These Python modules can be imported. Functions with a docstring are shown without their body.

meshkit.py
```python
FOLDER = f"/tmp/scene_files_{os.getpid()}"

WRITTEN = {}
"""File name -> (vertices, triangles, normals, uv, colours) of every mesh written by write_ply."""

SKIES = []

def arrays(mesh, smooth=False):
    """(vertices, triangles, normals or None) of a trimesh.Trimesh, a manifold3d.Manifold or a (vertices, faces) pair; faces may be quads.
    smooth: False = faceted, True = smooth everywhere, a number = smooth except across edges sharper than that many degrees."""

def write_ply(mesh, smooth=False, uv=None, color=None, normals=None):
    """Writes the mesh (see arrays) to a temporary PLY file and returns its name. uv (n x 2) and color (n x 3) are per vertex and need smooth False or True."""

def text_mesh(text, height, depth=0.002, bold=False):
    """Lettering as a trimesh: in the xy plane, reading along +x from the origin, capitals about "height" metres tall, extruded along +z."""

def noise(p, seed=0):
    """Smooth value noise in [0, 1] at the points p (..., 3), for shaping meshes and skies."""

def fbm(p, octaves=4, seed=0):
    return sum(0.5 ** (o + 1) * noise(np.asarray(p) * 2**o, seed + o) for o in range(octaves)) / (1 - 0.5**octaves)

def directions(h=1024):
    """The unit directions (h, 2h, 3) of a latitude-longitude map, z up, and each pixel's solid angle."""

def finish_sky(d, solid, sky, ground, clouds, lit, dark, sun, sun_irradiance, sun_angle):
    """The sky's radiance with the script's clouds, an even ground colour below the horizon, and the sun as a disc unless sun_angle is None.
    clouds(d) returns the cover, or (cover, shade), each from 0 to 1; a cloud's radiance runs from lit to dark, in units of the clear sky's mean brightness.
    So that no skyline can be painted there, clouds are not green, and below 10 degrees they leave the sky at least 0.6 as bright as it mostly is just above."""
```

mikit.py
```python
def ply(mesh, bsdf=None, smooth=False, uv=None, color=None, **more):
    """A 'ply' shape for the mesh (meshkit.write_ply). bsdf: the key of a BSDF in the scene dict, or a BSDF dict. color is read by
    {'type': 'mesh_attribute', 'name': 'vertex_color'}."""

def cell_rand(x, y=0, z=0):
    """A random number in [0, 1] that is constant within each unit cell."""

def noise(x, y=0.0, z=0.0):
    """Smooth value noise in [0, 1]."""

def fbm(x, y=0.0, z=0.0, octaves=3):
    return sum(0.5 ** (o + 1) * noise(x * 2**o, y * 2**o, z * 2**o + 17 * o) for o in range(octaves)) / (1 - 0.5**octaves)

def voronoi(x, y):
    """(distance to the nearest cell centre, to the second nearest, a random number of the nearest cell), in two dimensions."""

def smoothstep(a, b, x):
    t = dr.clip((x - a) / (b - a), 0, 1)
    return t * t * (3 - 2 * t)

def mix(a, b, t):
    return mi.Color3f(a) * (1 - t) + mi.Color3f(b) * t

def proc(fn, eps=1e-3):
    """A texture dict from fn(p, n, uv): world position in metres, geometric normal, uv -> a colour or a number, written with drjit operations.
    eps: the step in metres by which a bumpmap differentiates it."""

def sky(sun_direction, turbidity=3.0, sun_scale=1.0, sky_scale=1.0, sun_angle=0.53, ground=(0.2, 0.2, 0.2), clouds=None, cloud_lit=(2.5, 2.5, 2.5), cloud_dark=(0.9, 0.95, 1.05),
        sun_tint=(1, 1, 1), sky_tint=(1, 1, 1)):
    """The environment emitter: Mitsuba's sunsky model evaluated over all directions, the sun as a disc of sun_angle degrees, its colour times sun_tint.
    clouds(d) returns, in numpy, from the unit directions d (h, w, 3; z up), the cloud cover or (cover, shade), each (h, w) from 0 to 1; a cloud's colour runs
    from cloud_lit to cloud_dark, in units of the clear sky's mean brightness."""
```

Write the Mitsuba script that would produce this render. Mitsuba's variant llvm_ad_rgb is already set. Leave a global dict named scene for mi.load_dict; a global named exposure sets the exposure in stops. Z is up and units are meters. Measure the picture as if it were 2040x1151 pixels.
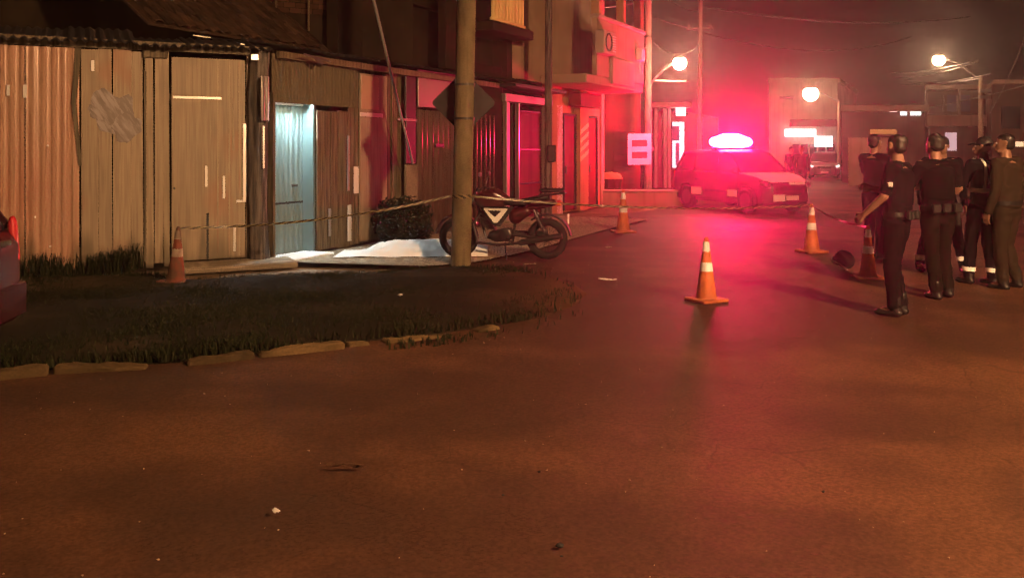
import math, random
import numpy as np, trimesh, shapely
import shapely.geometry as sg
import manifold3d as m3
import mitsuba as mi, drjit as dr
import mikit, meshkit

# ------------------------------------------------------------------ camera, sky, exposure
F, CX, HY, H = 1750.0, 1020.0, 300.0, 1.6           # the lens of the photograph, in its own pixels (2040 wide)
scene, labels = {}, {}
exposure = 5.0                                      # a night exposure: every lamp below is in display units and divided by 2 ** exposure
DIM = 2.0 ** -exposure
T = mi.ScalarTransform4f
HAZE = 0.0048  # added haze, imitates the bloom around bright lamps
scene['haze_air'] = {'type': 'homogeneous', 'albedo': 0.95, 'sigma_t': HAZE, 'phase': {'type': 'hg', 'g': 0.90}}
scene['camera'] = {'type': 'perspective', 'fov': math.degrees(2 * math.atan(CX / F)), 'fov_axis': 'x',
                   'principal_point_offset_x': 0.0, 'principal_point_offset_y': 0.5 - HY / 1151.0,
                   'near_clip': 0.05, 'far_clip': 3000.0, 'to_world': T().look_at([0, 0, H], [0, 1, H], [0, 0, 1]),
                   'medium': {'type': 'ref', 'id': 'haze_air'}}
scene['sky'] = mikit.sky([0.3, 0.6, 0.2], turbidity=3, sun_scale=0.0, sky_scale=0.001 * DIM, ground=(0.05, 0.04, 0.03),
                         clouds=lambda d: 1.0 + 0 * d[..., 0], cloud_lit=(2.2, 0.4, 0.5), cloud_dark=(2.2, 0.4, 0.5))
scene['sky']['sampling_weight'] = 1.0
SODIUM = np.array([1.0, 0.54, 0.25])
WARM = np.array([1.0, 0.62, 0.34])
RED = np.array([1.0, 0.008, 0.09])
COOL = np.array([0.84, 1.0, 1.02])
L_STREET, L_FAR, L_RED, L_DOOR = 780.0, 5.0, 400.0, 740.0
rng = np.random.default_rng(7)


def P(x, y, d):
    """The point at distance d (metres along the view) that the photograph shows at pixel x, y."""
    return np.array([(x - CX) / F * d, d, H - (y - HY) / F * d])


def G(x, y, z=0.0):
    d = F * (H - z) / (y - HY)
    return np.array([(x - CX) / F * d, d, z])


# ------------------------------------------------------------------ materials
def lin(c):
    return {'type': 'rgb', 'value': [float(x) for x in c]}


def mat(name, col, rough=0.6, metal=0.0, spec=0.5, bump=None, bscale=0.01, beps=2e-3, **k):
    col = col if isinstance(col, dict) else lin(col)
    b = {'type': 'principled', 'base_color': col, 'roughness': rough, 'metallic': metal, 'specular': spec, **k}
    if bump is not None:
        b = {'type': 'bumpmap', 'arbitrary': mikit.proc(bump, eps=beps), 'scale': bscale, 'bsdf': b}
    scene[name] = {'type': 'twosided', 'bsdf': b}
    return name


noise, fbm, smoothstep, mix = mikit.noise, mikit.fbm, mikit.smoothstep, mikit.mix


def f_road(p, n, uv):
    a = fbm(p.x * 0.35 + 3, p.y * 0.35, 0.0, octaves=4)
    b = fbm(p.x * 2.1, p.y * 2.1 + 9, 4.0, octaves=3)
    w = fbm((p.x - 0.25 * p.y) * 0.22, (p.y + 0.12 * p.x) * 1.3, 6.0, octaves=3)      # wheel tracks across the view
    g = noise(p.x * 75, p.y * 75, 1.0)
    g2 = noise(p.x * 190, p.y * 190, 3.0)
    t = smoothstep(0.40, 0.64, 0.5 * a + 0.22 * b + 0.28 * w)
    c = mix((0.040, 0.0152, 0.007), (0.078, 0.0295, 0.0125), t)
    c = mix(c, (0.033, 0.014, 0.007), smoothstep(0.58, 0.72, fbm(p.x * 0.8 - 7, p.y * 0.8, 2.0, octaves=3)) * 0.6)
    f1, f2, ci = mikit.voronoi(p.x * 0.9 + 0.5 * b, p.y * 0.9 + 0.5 * a)
    crack = smoothstep(0.014, 0.003, f2 - f1) * smoothstep(0.52, 0.66, fbm(p.x * 0.6 + 20, p.y * 0.6, 1.0, octaves=2))
    c = mix(c, (0.018, 0.010, 0.006), crack * 0.35)
    return c * (0.66 + 0.42 * g + 0.26 * g2)


def f_road_bump(p, n, uv):
    return noise(p.x * 45, p.y * 45, 2.0) * 0.6 + fbm(p.x * 6, p.y * 6, 5.0, octaves=2)


def f_earth(p, n, uv):
    a = fbm(p.x * 0.7, p.y * 0.7, 0.0, octaves=4)
    g = noise(p.x * 40, p.y * 40, 1.0)
    return mix((0.13, 0.085, 0.05), (0.26, 0.18, 0.11), smoothstep(0.35, 0.7, a)) * (0.8 + 0.4 * g)


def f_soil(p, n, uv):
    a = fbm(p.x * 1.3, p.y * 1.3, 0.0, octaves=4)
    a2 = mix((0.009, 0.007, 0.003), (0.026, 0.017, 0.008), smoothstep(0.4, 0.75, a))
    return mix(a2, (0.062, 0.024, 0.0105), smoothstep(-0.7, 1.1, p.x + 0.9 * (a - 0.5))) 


def f_concrete(p, n, uv):
    a = fbm(p.x * 1.1 + uv.x * 9, p.y * 1.1, p.z * 1.1, octaves=4)
    g = noise(p.x * 70, p.y * 70, p.z * 70)
    return mix((0.17, 0.135, 0.095), (0.31, 0.25, 0.18), smoothstep(0.3, 0.7, a)) * (0.82 + 0.36 * g)


def f_pole(p, n, uv):
    a = fbm(p.x * 3, p.y * 3, p.z * 1.1, octaves=4)
    s = smoothstep(0.55, 0.75, fbm(p.x * 14, p.y * 14, p.z * 0.7, octaves=2))
    c = mix((0.10, 0.075, 0.038), (0.17, 0.13, 0.07), smoothstep(0.3, 0.7, a))
    return mix(c, (0.06, 0.045, 0.025), s * 0.6) * (0.85 + 0.3 * noise(p.x * 60, p.y * 60, p.z * 60))


def grain(p, uv, k=1.0):
    q = p.x + p.y
    return fbm(q * 38 * k + uv.x * 91, uv.x * 17, p.z * 1.6, octaves=3)


def f_board(p, n, uv):
    g = grain(p, uv)
    tone = noise(uv.x * 57.3, 1.5)
    c = mix((0.29, 0.225, 0.155), (0.38, 0.30, 0.205), smoothstep(0.2, 0.8, g))
    c = c * (0.80 + 0.36 * tone)
    c = mix(c, (0.36, 0.17, 0.10), smoothstep(0.55, 0.8, fbm(p.x * 1.7, p.y * 1.7, p.z * 1.2 + uv.x * 3, octaves=3)) * 0.55)
    foot_dark = smoothstep(0.5, 0.0, p.z + 0.5 * (noise((p.x + p.y) * 9, 2.0) - 0.5))  # darker towards the foot, with a ragged edge
    return mix(c, (0.10, 0.08, 0.045), foot_dark * 0.75)


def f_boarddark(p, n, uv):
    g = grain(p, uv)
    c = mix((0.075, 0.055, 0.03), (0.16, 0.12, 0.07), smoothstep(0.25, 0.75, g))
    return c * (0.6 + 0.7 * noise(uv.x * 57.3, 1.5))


def f_tin(p, n, uv):
    a = fbm((p.x + p.y) * 1.2, p.z * 0.9, uv.x * 7, octaves=4)
    st = fbm((p.x + p.y) * 26, p.z * 0.8, uv.x * 5, octaves=2)
    c = mix((0.40, 0.25, 0.165), (0.50, 0.31, 0.21), a)
    c = mix(c, (0.42, 0.15, 0.09), smoothstep(0.46, 0.66, 0.75 * a + 0.25 * st) * 0.85)
    foot_dark = smoothstep(0.45, 0.0, p.z + 0.5 * (noise((p.x + p.y) * 9, 2.0) - 0.5))  # darker towards the foot of the sheet
    return mix(c, (0.11, 0.075, 0.04), foot_dark * 0.75)


def f_redtin(p, n, uv):
    st = fbm((p.x + p.y) * 20, p.z * 0.8, uv.x * 5, octaves=3)
    c = mix((0.34, 0.22, 0.20), (0.15, 0.07, 0.05), smoothstep(0.5, 0.85, st))
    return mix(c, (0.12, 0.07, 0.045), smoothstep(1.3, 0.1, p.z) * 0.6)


def f_cyan(p, n, uv):
    st = fbm((p.x + p.y) * 18, p.z * 0.7, 3.0, octaves=3)
    c = mix((0.105, 0.165, 0.172), (0.15, 0.215, 0.22), st)
    return mix(c, (0.12, 0.13, 0.12), smoothstep(0.66, 0.8, st) * 0.5)


def f_scuff(p, n, uv):
    q = p.x + p.y
    s = fbm(q * 16 + p.z * 15, q * 3 - p.z * 4, uv.x, octaves=4)
    return mix((0.19, 0.155, 0.135), (0.32, 0.285, 0.28), smoothstep(0.35, 0.65, s))


def plaster(c1, c2):
    def fn(p, n, uv):
        a = fbm(p.x * 0.8, p.y * 0.8, p.z * 0.8, octaves=4)
        s = fbm((p.x + p.y) * 7, p.z * 0.5, 8.0, octaves=3)
        c = mix(c1, c2, smoothstep(0.3, 0.7, a))
        return c * (1.03 - 0.14 * smoothstep(0.5, 0.8, s))
    return mikit.proc(fn)


def f_sheet_bump(p, n, uv):
    return fbm(p.x * 7, p.y * 7, p.z * 7, octaves=3)


def f_tape(p, n, uv):
    s = uv.x * 7.0 + uv.y * 0.8
    s = s - dr.floor(s)
    return mix((0.19, 0.14, 0.065), (0.03, 0.022, 0.016), smoothstep(0.47, 0.53, s))


def f_bark(p, n, uv):
    s = fbm((p.x + p.y) * 22, p.z * 2.2, p.x * 9, octaves=4)
    return mix((0.045, 0.035, 0.03), (0.17, 0.14, 0.12), smoothstep(0.35, 0.75, s))


def f_leaf(p, n, uv):
    return mix((0.005, 0.0075, 0.0018), (0.022, 0.024, 0.0065), noise(uv.x * 40, uv.y * 3))


def f_tile(p, n, uv):
    return mix((0.028, 0.014, 0.008), (0.070, 0.034, 0.018), noise(uv.x * 57, 2.0)) * (0.6 + 0.8 * fbm(p.x * 9, p.y * 9, p.z * 9, octaves=2))


mat('m_road', mikit.proc(f_road), rough=0.62, spec=0.42, bump=f_road_bump, bscale=0.003, beps=3e-3)
mat('m_earth', mikit.proc(f_earth), rough=0.75, spec=0.3)
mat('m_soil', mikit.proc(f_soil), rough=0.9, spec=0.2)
mat('m_concrete', mikit.proc(f_concrete), rough=0.8, spec=0.3)
mat('m_kerb', mikit.proc(lambda p, n, uv: f_concrete(p, n, uv) * mix((0.13, 0.10, 0.055), (0.40, 0.31, 0.19), smoothstep(0.35, 0.65, fbm(p.x * 2.3, p.y * 2.3, 1.0, octaves=3)))), rough=0.9, spec=0.2)
mat('m_pole', mikit.proc(f_pole), rough=0.8, spec=0.3)
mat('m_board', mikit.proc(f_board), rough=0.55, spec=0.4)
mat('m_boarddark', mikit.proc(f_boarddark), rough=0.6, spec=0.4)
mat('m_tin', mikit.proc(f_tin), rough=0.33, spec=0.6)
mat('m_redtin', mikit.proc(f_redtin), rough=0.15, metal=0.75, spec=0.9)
mat('m_cyan', mikit.proc(f_cyan), rough=0.4, spec=0.5)
mat('m_scuff', mikit.proc(f_scuff), rough=0.45, spec=0.5)
mat('m_tan', plaster((0.30, 0.21, 0.13), (0.40, 0.29, 0.19)), rough=0.8, spec=0.3)
mat('m_orangewall', plaster((0.40, 0.20, 0.10), (0.50, 0.27, 0.14)), rough=0.75, spec=0.3)
mat('m_maroon', plaster((0.13, 0.012, 0.016), (0.20, 0.02, 0.024)), rough=0.6, spec=0.4)
mat('m_shadewall', plaster((0.016, 0.010, 0.005), (0.030, 0.019, 0.011)), rough=0.9, spec=0.2)  # shade put into the colour so these walls look unlit
mat('m_paleblock', plaster((0.34, 0.27, 0.21), (0.44, 0.36, 0.28)), rough=0.8, spec=0.3)
mat('m_brownblock', plaster((0.085, 0.045, 0.032), (0.12, 0.065, 0.045)), rough=0.8, spec=0.3)
mat('m_sheet', (0.80, 0.81, 0.80), rough=0.75, spec=0.3, bump=f_sheet_bump, bscale=0.03, beps=3e-3)
mat('m_tape', mikit.proc(f_tape), rough=0.4)
mat('m_bark', mikit.proc(f_bark), rough=0.7)
mat('m_leaf', mikit.proc(f_leaf), rough=0.8, spec=0.15)
mat('m_tile', mikit.proc(f_tile), rough=0.8, spec=0.3)
mat('m_black', (0.012, 0.011, 0.012), rough=0.6)
mat('m_rubber', (0.016, 0.015, 0.015), rough=0.75, spec=0.3)
mat('m_darkmetal', (0.05, 0.045, 0.045), rough=0.4, metal=0.5)
mat('m_steel', (0.42, 0.40, 0.38), rough=0.3, metal=0.9)
mat('m_enginealu', (0.055, 0.05, 0.047), rough=0.5, metal=0.5)
mat('m_alu', (0.34, 0.31, 0.29), rough=0.45, metal=0.6)
mat('m_trim', (0.78, 0.76, 0.72), rough=0.3, metal=0.4, spec=0.8)
mat('m_chrome', (0.8, 0.8, 0.8), rough=0.12, metal=1.0)
mat('m_white', (0.78, 0.76, 0.72), rough=0.45)
mat('m_reflect', (0.85, 0.83, 0.80), rough=0.3, spec=0.8)
mat('m_bikered', (0.055, 0.008, 0.010), rough=0.25, spec=0.7, clearcoat=0.8)
mat('m_carred', (0.028, 0.003, 0.006), rough=0.3, spec=0.6, clearcoat=1.0)
mat('m_policebody', (0.04, 0.006, 0.016), rough=0.35, spec=0.6, clearcoat=1.0)  # wine tint puts the red glow on the flanks into the paint
mat('m_policewhite', (0.74, 0.70, 0.64), rough=0.35, spec=0.6, clearcoat=0.6)
mat('m_silver', (0.12, 0.115, 0.11), rough=0.35, metal=0.3, clearcoat=0.6)
mat('m_glass', (0.012, 0.012, 0.018), rough=0.08, spec=0.8)
mat('m_bluepane', (0.10, 0.10, 0.20), rough=0.15, spec=0.8)
mat('m_taillens', (0.38, 0.012, 0.018), rough=0.12, spec=0.9, clearcoat=1.0)
mat('m_skin', (0.25, 0.13, 0.09), rough=0.5, spec=0.4)
mat('m_skindark', (0.22, 0.11, 0.07), rough=0.5, spec=0.4)
mat('m_hair', (0.012, 0.009, 0.008), rough=0.5)
mat('m_eye', (0.55, 0.53, 0.5), rough=0.2)
mat('m_blackcloth', (0.0045, 0.0035, 0.004), rough=0.95, spec=0.08)
mat('m_navycloth', (0.0055, 0.0043, 0.006), rough=0.95, spec=0.08)
mat('m_greencloth', (0.008, 0.006, 0.004), rough=0.95, spec=0.08)
mat('m_olivecloth', (0.022, 0.013, 0.006), rough=0.85, spec=0.2)
mat('m_boot', (0.010, 0.009, 0.009), rough=0.45)
def grimy(c, k):
    def fn(p, n, uv):
        d = smoothstep(0.42, 0.68, fbm(p.x * 9, p.y * 9, p.z * 6, octaves=4))
        low = smoothstep(0.2, 0.0, p.z) * 0.3
        return mix(c, (0.10, 0.065, 0.045), dr.minimum(d * k + low, 0.85))
    return mikit.proc(fn)


mat('m_orange', grimy((0.58, 0.14, 0.04), 0.22), rough=0.6, spec=0.3)
mat('m_shadeorange', grimy((0.20, 0.05, 0.03), 0.8), rough=0.7, spec=0.2)  # darker copy for the shaded cone, shade and dirt both in the colour
mat('m_shadeband', grimy((0.36, 0.28, 0.22), 0.7), rough=0.7, spec=0.2)  # band of the shaded cone, its shade and dirt in the colour
mat('m_band', grimy((0.85, 0.82, 0.78), 0.30), rough=0.4, spec=0.5)
mat('m_brick', mikit.proc(lambda p, n, uv: mix((0.04, 0.018, 0.010), (0.085, 0.038, 0.020), noise(uv.x * 71, 3.0))), rough=0.85, spec=0.2)
mat('m_signwhite', (0.72, 0.66, 0.62), rough=0.5)
mat('m_signred', (0.30, 0.02, 0.02), rough=0.5)
mat('m_yellow', (0.80, 0.66, 0.26), rough=0.5)  # raised to hold the lamplight on the balcony rails


# ------------------------------------------------------------------ naming
def numbered(key):
    used = set(scene) | set(labels) | {k.split('__')[0] for k in scene}
    if key not in used:
        return key
    i = 1
    while f'{key}_{i:03d}' in used:
        i += 1
    return f'{key}_{i:03d}'


_count = {}


def thing(name, label, cat, group=None, kind=None):
    n = _count.get(name, -1) + 1
    _count[name] = n
    key = name if n == 0 else f'{name}_{n:03d}'
    labels[key] = {'label': label, 'category': cat}
    if group:
        labels[key]['group'] = group
    if kind:
        labels[key]['kind'] = kind
        if kind == 'structure':
            labels[key].pop('category')
    return key


def glow(col):
    return {'emitter': {'type': 'area', 'radiance': lin(np.asarray(col) * DIM)}}


def put(key, mesh, m, smooth=False, tone=None, uv=None, em=None, weight=1.0):
    if tone is not None:
        v, f, _ = meshkit.arrays(mesh)
        mesh = trimesh.Trimesh(v, f, process=False)
        uv = np.full((len(v), 2), float(tone))
        smooth = smooth is True
    more = {}
    if em is not None:
        more = glow(em)
        more['emitter']['sampling_weight'] = float(weight)
    scene[key] = mikit.ply(mesh, m, smooth=smooth, uv=uv, **more)
    return key


def part(parent, name, mesh, m, smooth=False, label=None, kind=None, **k):
    base = f'{parent}__{name}'
    n = _count.get(base, -1) + 1
    _count[base] = n
    key = base if n == 0 else f'{base}_{n:03d}'
    put(key, mesh, m, smooth, **k)
    if label or kind:
        labels[key] = {}
        if label:
            labels[key]['label'] = label
        if kind:
            labels[key]['kind'] = kind
    return key


def single(name, label, cat, mesh, m, smooth=False, group=None, kind=None, **k):
    key = thing(name, label, cat, group, kind)
    put(key, mesh, m, smooth, **k)
    return key


# ------------------------------------------------------------------ mesh helpers
def cat(*ms):
    ms = [x for m in ms for x in (m if isinstance(m, (list, tuple)) else [m])]
    return trimesh.util.concatenate(ms)


def mv(mesh, t=(0, 0, 0), rz=0.0, M=None):
    m = mesh.copy()
    if M is not None:
        m.apply_transform(M)
        return m
    if rz:
        m.apply_transform(trimesh.transformations.rotation_matrix(rz, [0, 0, 1]))
    m.apply_translation(t)
    return m


def frame(o, x, y, z=(0, 0, 1)):
    M = np.eye(4)
    M[:3, 0], M[:3, 1], M[:3, 2], M[:3, 3] = x, y, z, o
    return M


def box(x0, x1, y0, y1, z0, z1, ch=0.0):
    if ch <= 0:
        m = trimesh.creation.box((x1 - x0, y1 - y0, z1 - z0))
        m.apply_translation(((x0 + x1) / 2, (y0 + y1) / 2, (z0 + z1) / 2))
        return m
    ch = min(ch, 0.45 * min(x1 - x0, y1 - y0, z1 - z0))
    pts = []
    for sx, a, ia in ((0, x0, 1), (1, x1, -1)):
        for b, ib in ((y0, 1), (y1, -1)):
            for c, ic in ((z0, 1), (z1, -1)):
                pts += [(a, b + ib * ch, c + ic * ch), (a + ia * ch, b, c + ic * ch), (a + ia * ch, b + ib * ch, c)]
    return trimesh.convex.convex_hull(np.array(pts))


def tube(pts, r, n=8, cap=True):
    p = np.asarray(pts, float)
    r = np.broadcast_to(np.asarray(r, float), (len(p),))
    t = np.gradient(p, axis=0)
    t /= np.linalg.norm(t, axis=1, keepdims=True) + 1e-12
    a = np.cross(t[0], [0, 0, 1] if abs(t[0][2]) < 0.9 else [1, 0, 0])
    a /= np.linalg.norm(a)
    rings = []
    ang = np.arange(n) * 2 * np.pi / n
    for i in range(len(p)):
        a = a - t[i] * (a @ t[i])
        a /= np.linalg.norm(a) + 1e-12
        b = np.cross(t[i], a)
        rings.append(p[i] + r[i] * (np.cos(ang)[:, None] * a + np.sin(ang)[:, None] * b))
    v = np.vstack(rings)
    f = []
    for i in range(len(p) - 1):
        for j in range(n):
            q, s = i * n + j, i * n + (j + 1) % n
            f += [(q, s, s + n), (q, s + n, q + n)]
    if cap:
        v = np.vstack([v, p[0], p[-1]])
        e = (len(p) - 1) * n
        for j in range(n):
            f += [((j + 1) % n, j, len(v) - 2), (e + j, e + (j + 1) % n, len(v) - 1)]
    return trimesh.Trimesh(v, f, process=False)


def bar(p0, p1, w, h, up=(0, 0, 1)):
    p0, p1 = np.asarray(p0, float), np.asarray(p1, float)
    d = p1 - p0
    L = np.linalg.norm(d)
    d /= L
    s = np.cross(d, up)
    s /= np.linalg.norm(s)
    u = np.cross(s, d)
    return mv(box(0, L, -w / 2, w / 2, -h / 2, h / 2), M=frame(p0, d, s, u) if np.linalg.det(np.array([d, s, u])) > 0 else frame(p0, d, -s, u))


def lathe(prof, n=24):
    return trimesh.creation.revolve(np.asarray(prof, float), sections=n)


def prism(poly, depth):
    g = poly if hasattr(poly, 'geoms') or isinstance(poly, sg.Polygon) else sg.Polygon(poly)
    return trimesh.util.concatenate([trimesh.creation.extrude_polygon(q, depth, engine='earcut') for q in getattr(g, 'geoms', [g])])


def torus(R, r, n=32, k=10):
    a = np.linspace(0, 2 * np.pi, k, endpoint=False)
    u = np.linspace(0, 2 * np.pi, n, endpoint=False)
    v = np.array([[(R + r * math.cos(b)) * math.cos(w), r * math.sin(b), (R + r * math.cos(b)) * math.sin(w)] for w in u for b in a])
    f = []
    for i in range(n):
        for j in range(k):
            q, s = i * k + j, i * k + (j + 1) % k
            q2, s2 = ((i + 1) % n) * k + j, ((i + 1) % n) * k + (j + 1) % k
            f += [(q, s, s2), (q, s2, q2)]
    return trimesh.Trimesh(v, f, process=False)


_ICO = np.array(trimesh.creation.icosphere(subdivisions=2).vertices)


def hull(*balls):
    """The hull of balls (point, radius or (rx, ry, rz))."""
    pts = np.vstack([np.asarray(c, float) + _ICO * np.asarray(r, float) for c, r in balls])
    return m3.Manifold.hull_points(pts)


def blend(parts, length=0.03, it=10):
    m = m3.Manifold.batch_boolean(parts, m3.OpType.Add).refine_to_length(length)
    me = m.to_mesh()
    t = trimesh.Trimesh(me.vert_properties[:, :3], me.tri_verts, process=True)
    return trimesh.smoothing.filter_taubin(t, lamb=0.5, nu=0.52, iterations=it)


def tri(m):
    me = m.to_mesh()
    return trimesh.Trimesh(me.vert_properties[:, :3], me.tri_verts, process=False)


def csg3(side, plan, front):
    """A body from its side (x,z), plan (x,y) and front (y,z) outlines."""
    def ex(poly, d):
        return m3.CrossSection([np.asarray(poly, float)], m3.FillRule.NonZero).extrude(d)
    a = ex(side, 6).translate((0, 0, -3)).rotate((90, 0, 0))
    b = ex(plan, 6).translate((0, 0, -1))
    c = ex(front, 12).translate((0, 0, -6)).transform(np.array([[0, 0, 1, 0], [1, 0, 0, 0], [0, 1, 0, 0]], float))
    return a ^ b ^ c


def corrugated(x0, x1, z0, z1, pitch=0.09, amp=0.014, y=0.0, trap=False, top=None):
    """A ribbed sheet 4 mm thick in the plane of x and z."""
    n = max(8, int((x1 - x0) / pitch * 8))
    xs = np.linspace(x0, x1, n + 1)
    ph = (xs - x0) / pitch
    w = np.sin(2 * np.pi * ph)
    if trap:
        w = np.clip(w * 2.2, -1, 1)
    ys = y + amp * w
    v, f = [], []
    zt = np.full(n + 1, z1) if top is None else np.array([top(x) for x in xs])
    for off in (0.0, 0.004):
        v += [(x, yy + off, z0) for x, yy in zip(xs, ys)] + [(x, yy + off, z) for x, yy, z in zip(xs, ys, zt)]
    m = n + 1
    for i in range(n):
        f += [(i, i + 1, m + i + 1), (i, m + i + 1, m + i), (2 * m + i + 1, 2 * m + i, 3 * m + i), (2 * m + i + 1, 3 * m + i, 3 * m + i + 1),
              (m + i, m + i + 1, 3 * m + i + 1), (m + i, 3 * m + i + 1, 3 * m + i), (i + 1, i, 2 * m + i), (i + 1, 2 * m + i, 2 * m + i + 1)]
    f += [(0, m, 3 * m), (0, 3 * m, 2 * m), (n, 2 * m + n, 3 * m + n), (n, 3 * m + n, m + n)]
    return trimesh.Trimesh(np.array(v), f, process=False)


def grid_sheet(poly, step, zf, jitter=0.0):
    """A triangulated sheet over a polygon with heights zf(x, y)."""
    from scipy.spatial import Delaunay
    pg = sg.Polygon(poly) if not isinstance(poly, sg.Polygon) else poly
    x0, y0, x1, y1 = pg.bounds
    gx, gy = np.meshgrid(np.arange(x0, x1, step), np.arange(y0, y1, step))
    pts = np.stack([gx.ravel(), gy.ravel()], 1)
    pts = pts[shapely.contains_xy(pg.buffer(-step * 0.4), pts[:, 0], pts[:, 1])]
    ring = pg.exterior
    edge = np.array([ring.interpolate(s).coords[0] for s in np.arange(0, ring.length, step)])
    pts = np.vstack([edge, pts])
    tr = Delaunay(pts).simplices
    c = pts[tr].mean(1)
    tr = tr[shapely.contains_xy(pg.buffer(1e-6), c[:, 0], c[:, 1])]
    a, b, cc = pts[tr[:, 0]], pts[tr[:, 1]], pts[tr[:, 2]]
    cr = (b - a)[:, 0] * (cc - a)[:, 1] - (b - a)[:, 1] * (cc - a)[:, 0]
    tr[cr < 0] = tr[cr < 0][:, ::-1]
    z = zf(pts[:, 0], pts[:, 1])
    return trimesh.Trimesh(np.column_stack([pts, z]), tr, process=False), pg


# the frontage: corner post C, street wall direction U (away from the camera), fence direction W (arriving at the corner)
C = np.array([-3.46, 12.6, 0.0])
U = np.array([0.45, 0.893, 0.0]); U /= np.linalg.norm(U)
UI = np.array([-U[1], U[0], 0.0])            # inward, behind the street wall
W = np.array([0.895, 0.446, 0.0]); W /= np.linalg.norm(W)
WI = np.array([-W[1], W[0], 0.0])
MU, MW = frame(C, U, UI), frame(C, W, WI)    # local x along the wall, y inward, z up


def su(x):
    """Distance along the street wall at pixel column x."""
    t = (x - CX) / F
    return (C[1] * t - C[0]) / (U[0] - U[1] * t)


def sw(x):
    t = (x - CX) / F
    return (C[1] * t - C[0]) / (W[0] - W[1] * t)


def zu(x, y, off=0.0):
    d = C[1] + su(x) * U[1] - off
    return H - (y - HY) / F * d


def zw(x, y):
    d = C[1] + sw(x) * W[1]
    return H - (y - HY) / F * d

# ------------------------------------------------------------------ the ground
verge_px = [(-420, 800), (0, 747), (150, 741), (300, 734), (380, 728), (560, 707), (740, 686), (870, 672), (1000, 654), (1100, 636), (1165, 612), (1185, 585), (1150, 562),
            (1060, 544), (960, 536), (900, 536), (660, 551), (520, 553), (372, 561), (345, 556), (200, 553), (0, 560), (-420, 600)]
verge_poly = sg.Polygon([G(x, y)[:2] for x, y in verge_px])


def z_road(x, y):
    p = np.stack([x, y, 0 * x], -1)
    return 0.03 * (meshkit.fbm(p * 0.5, 2, seed=3) - 0.5) * np.clip((np.hypot(x, y) - 1.0) / 4, 0, 1)


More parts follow.
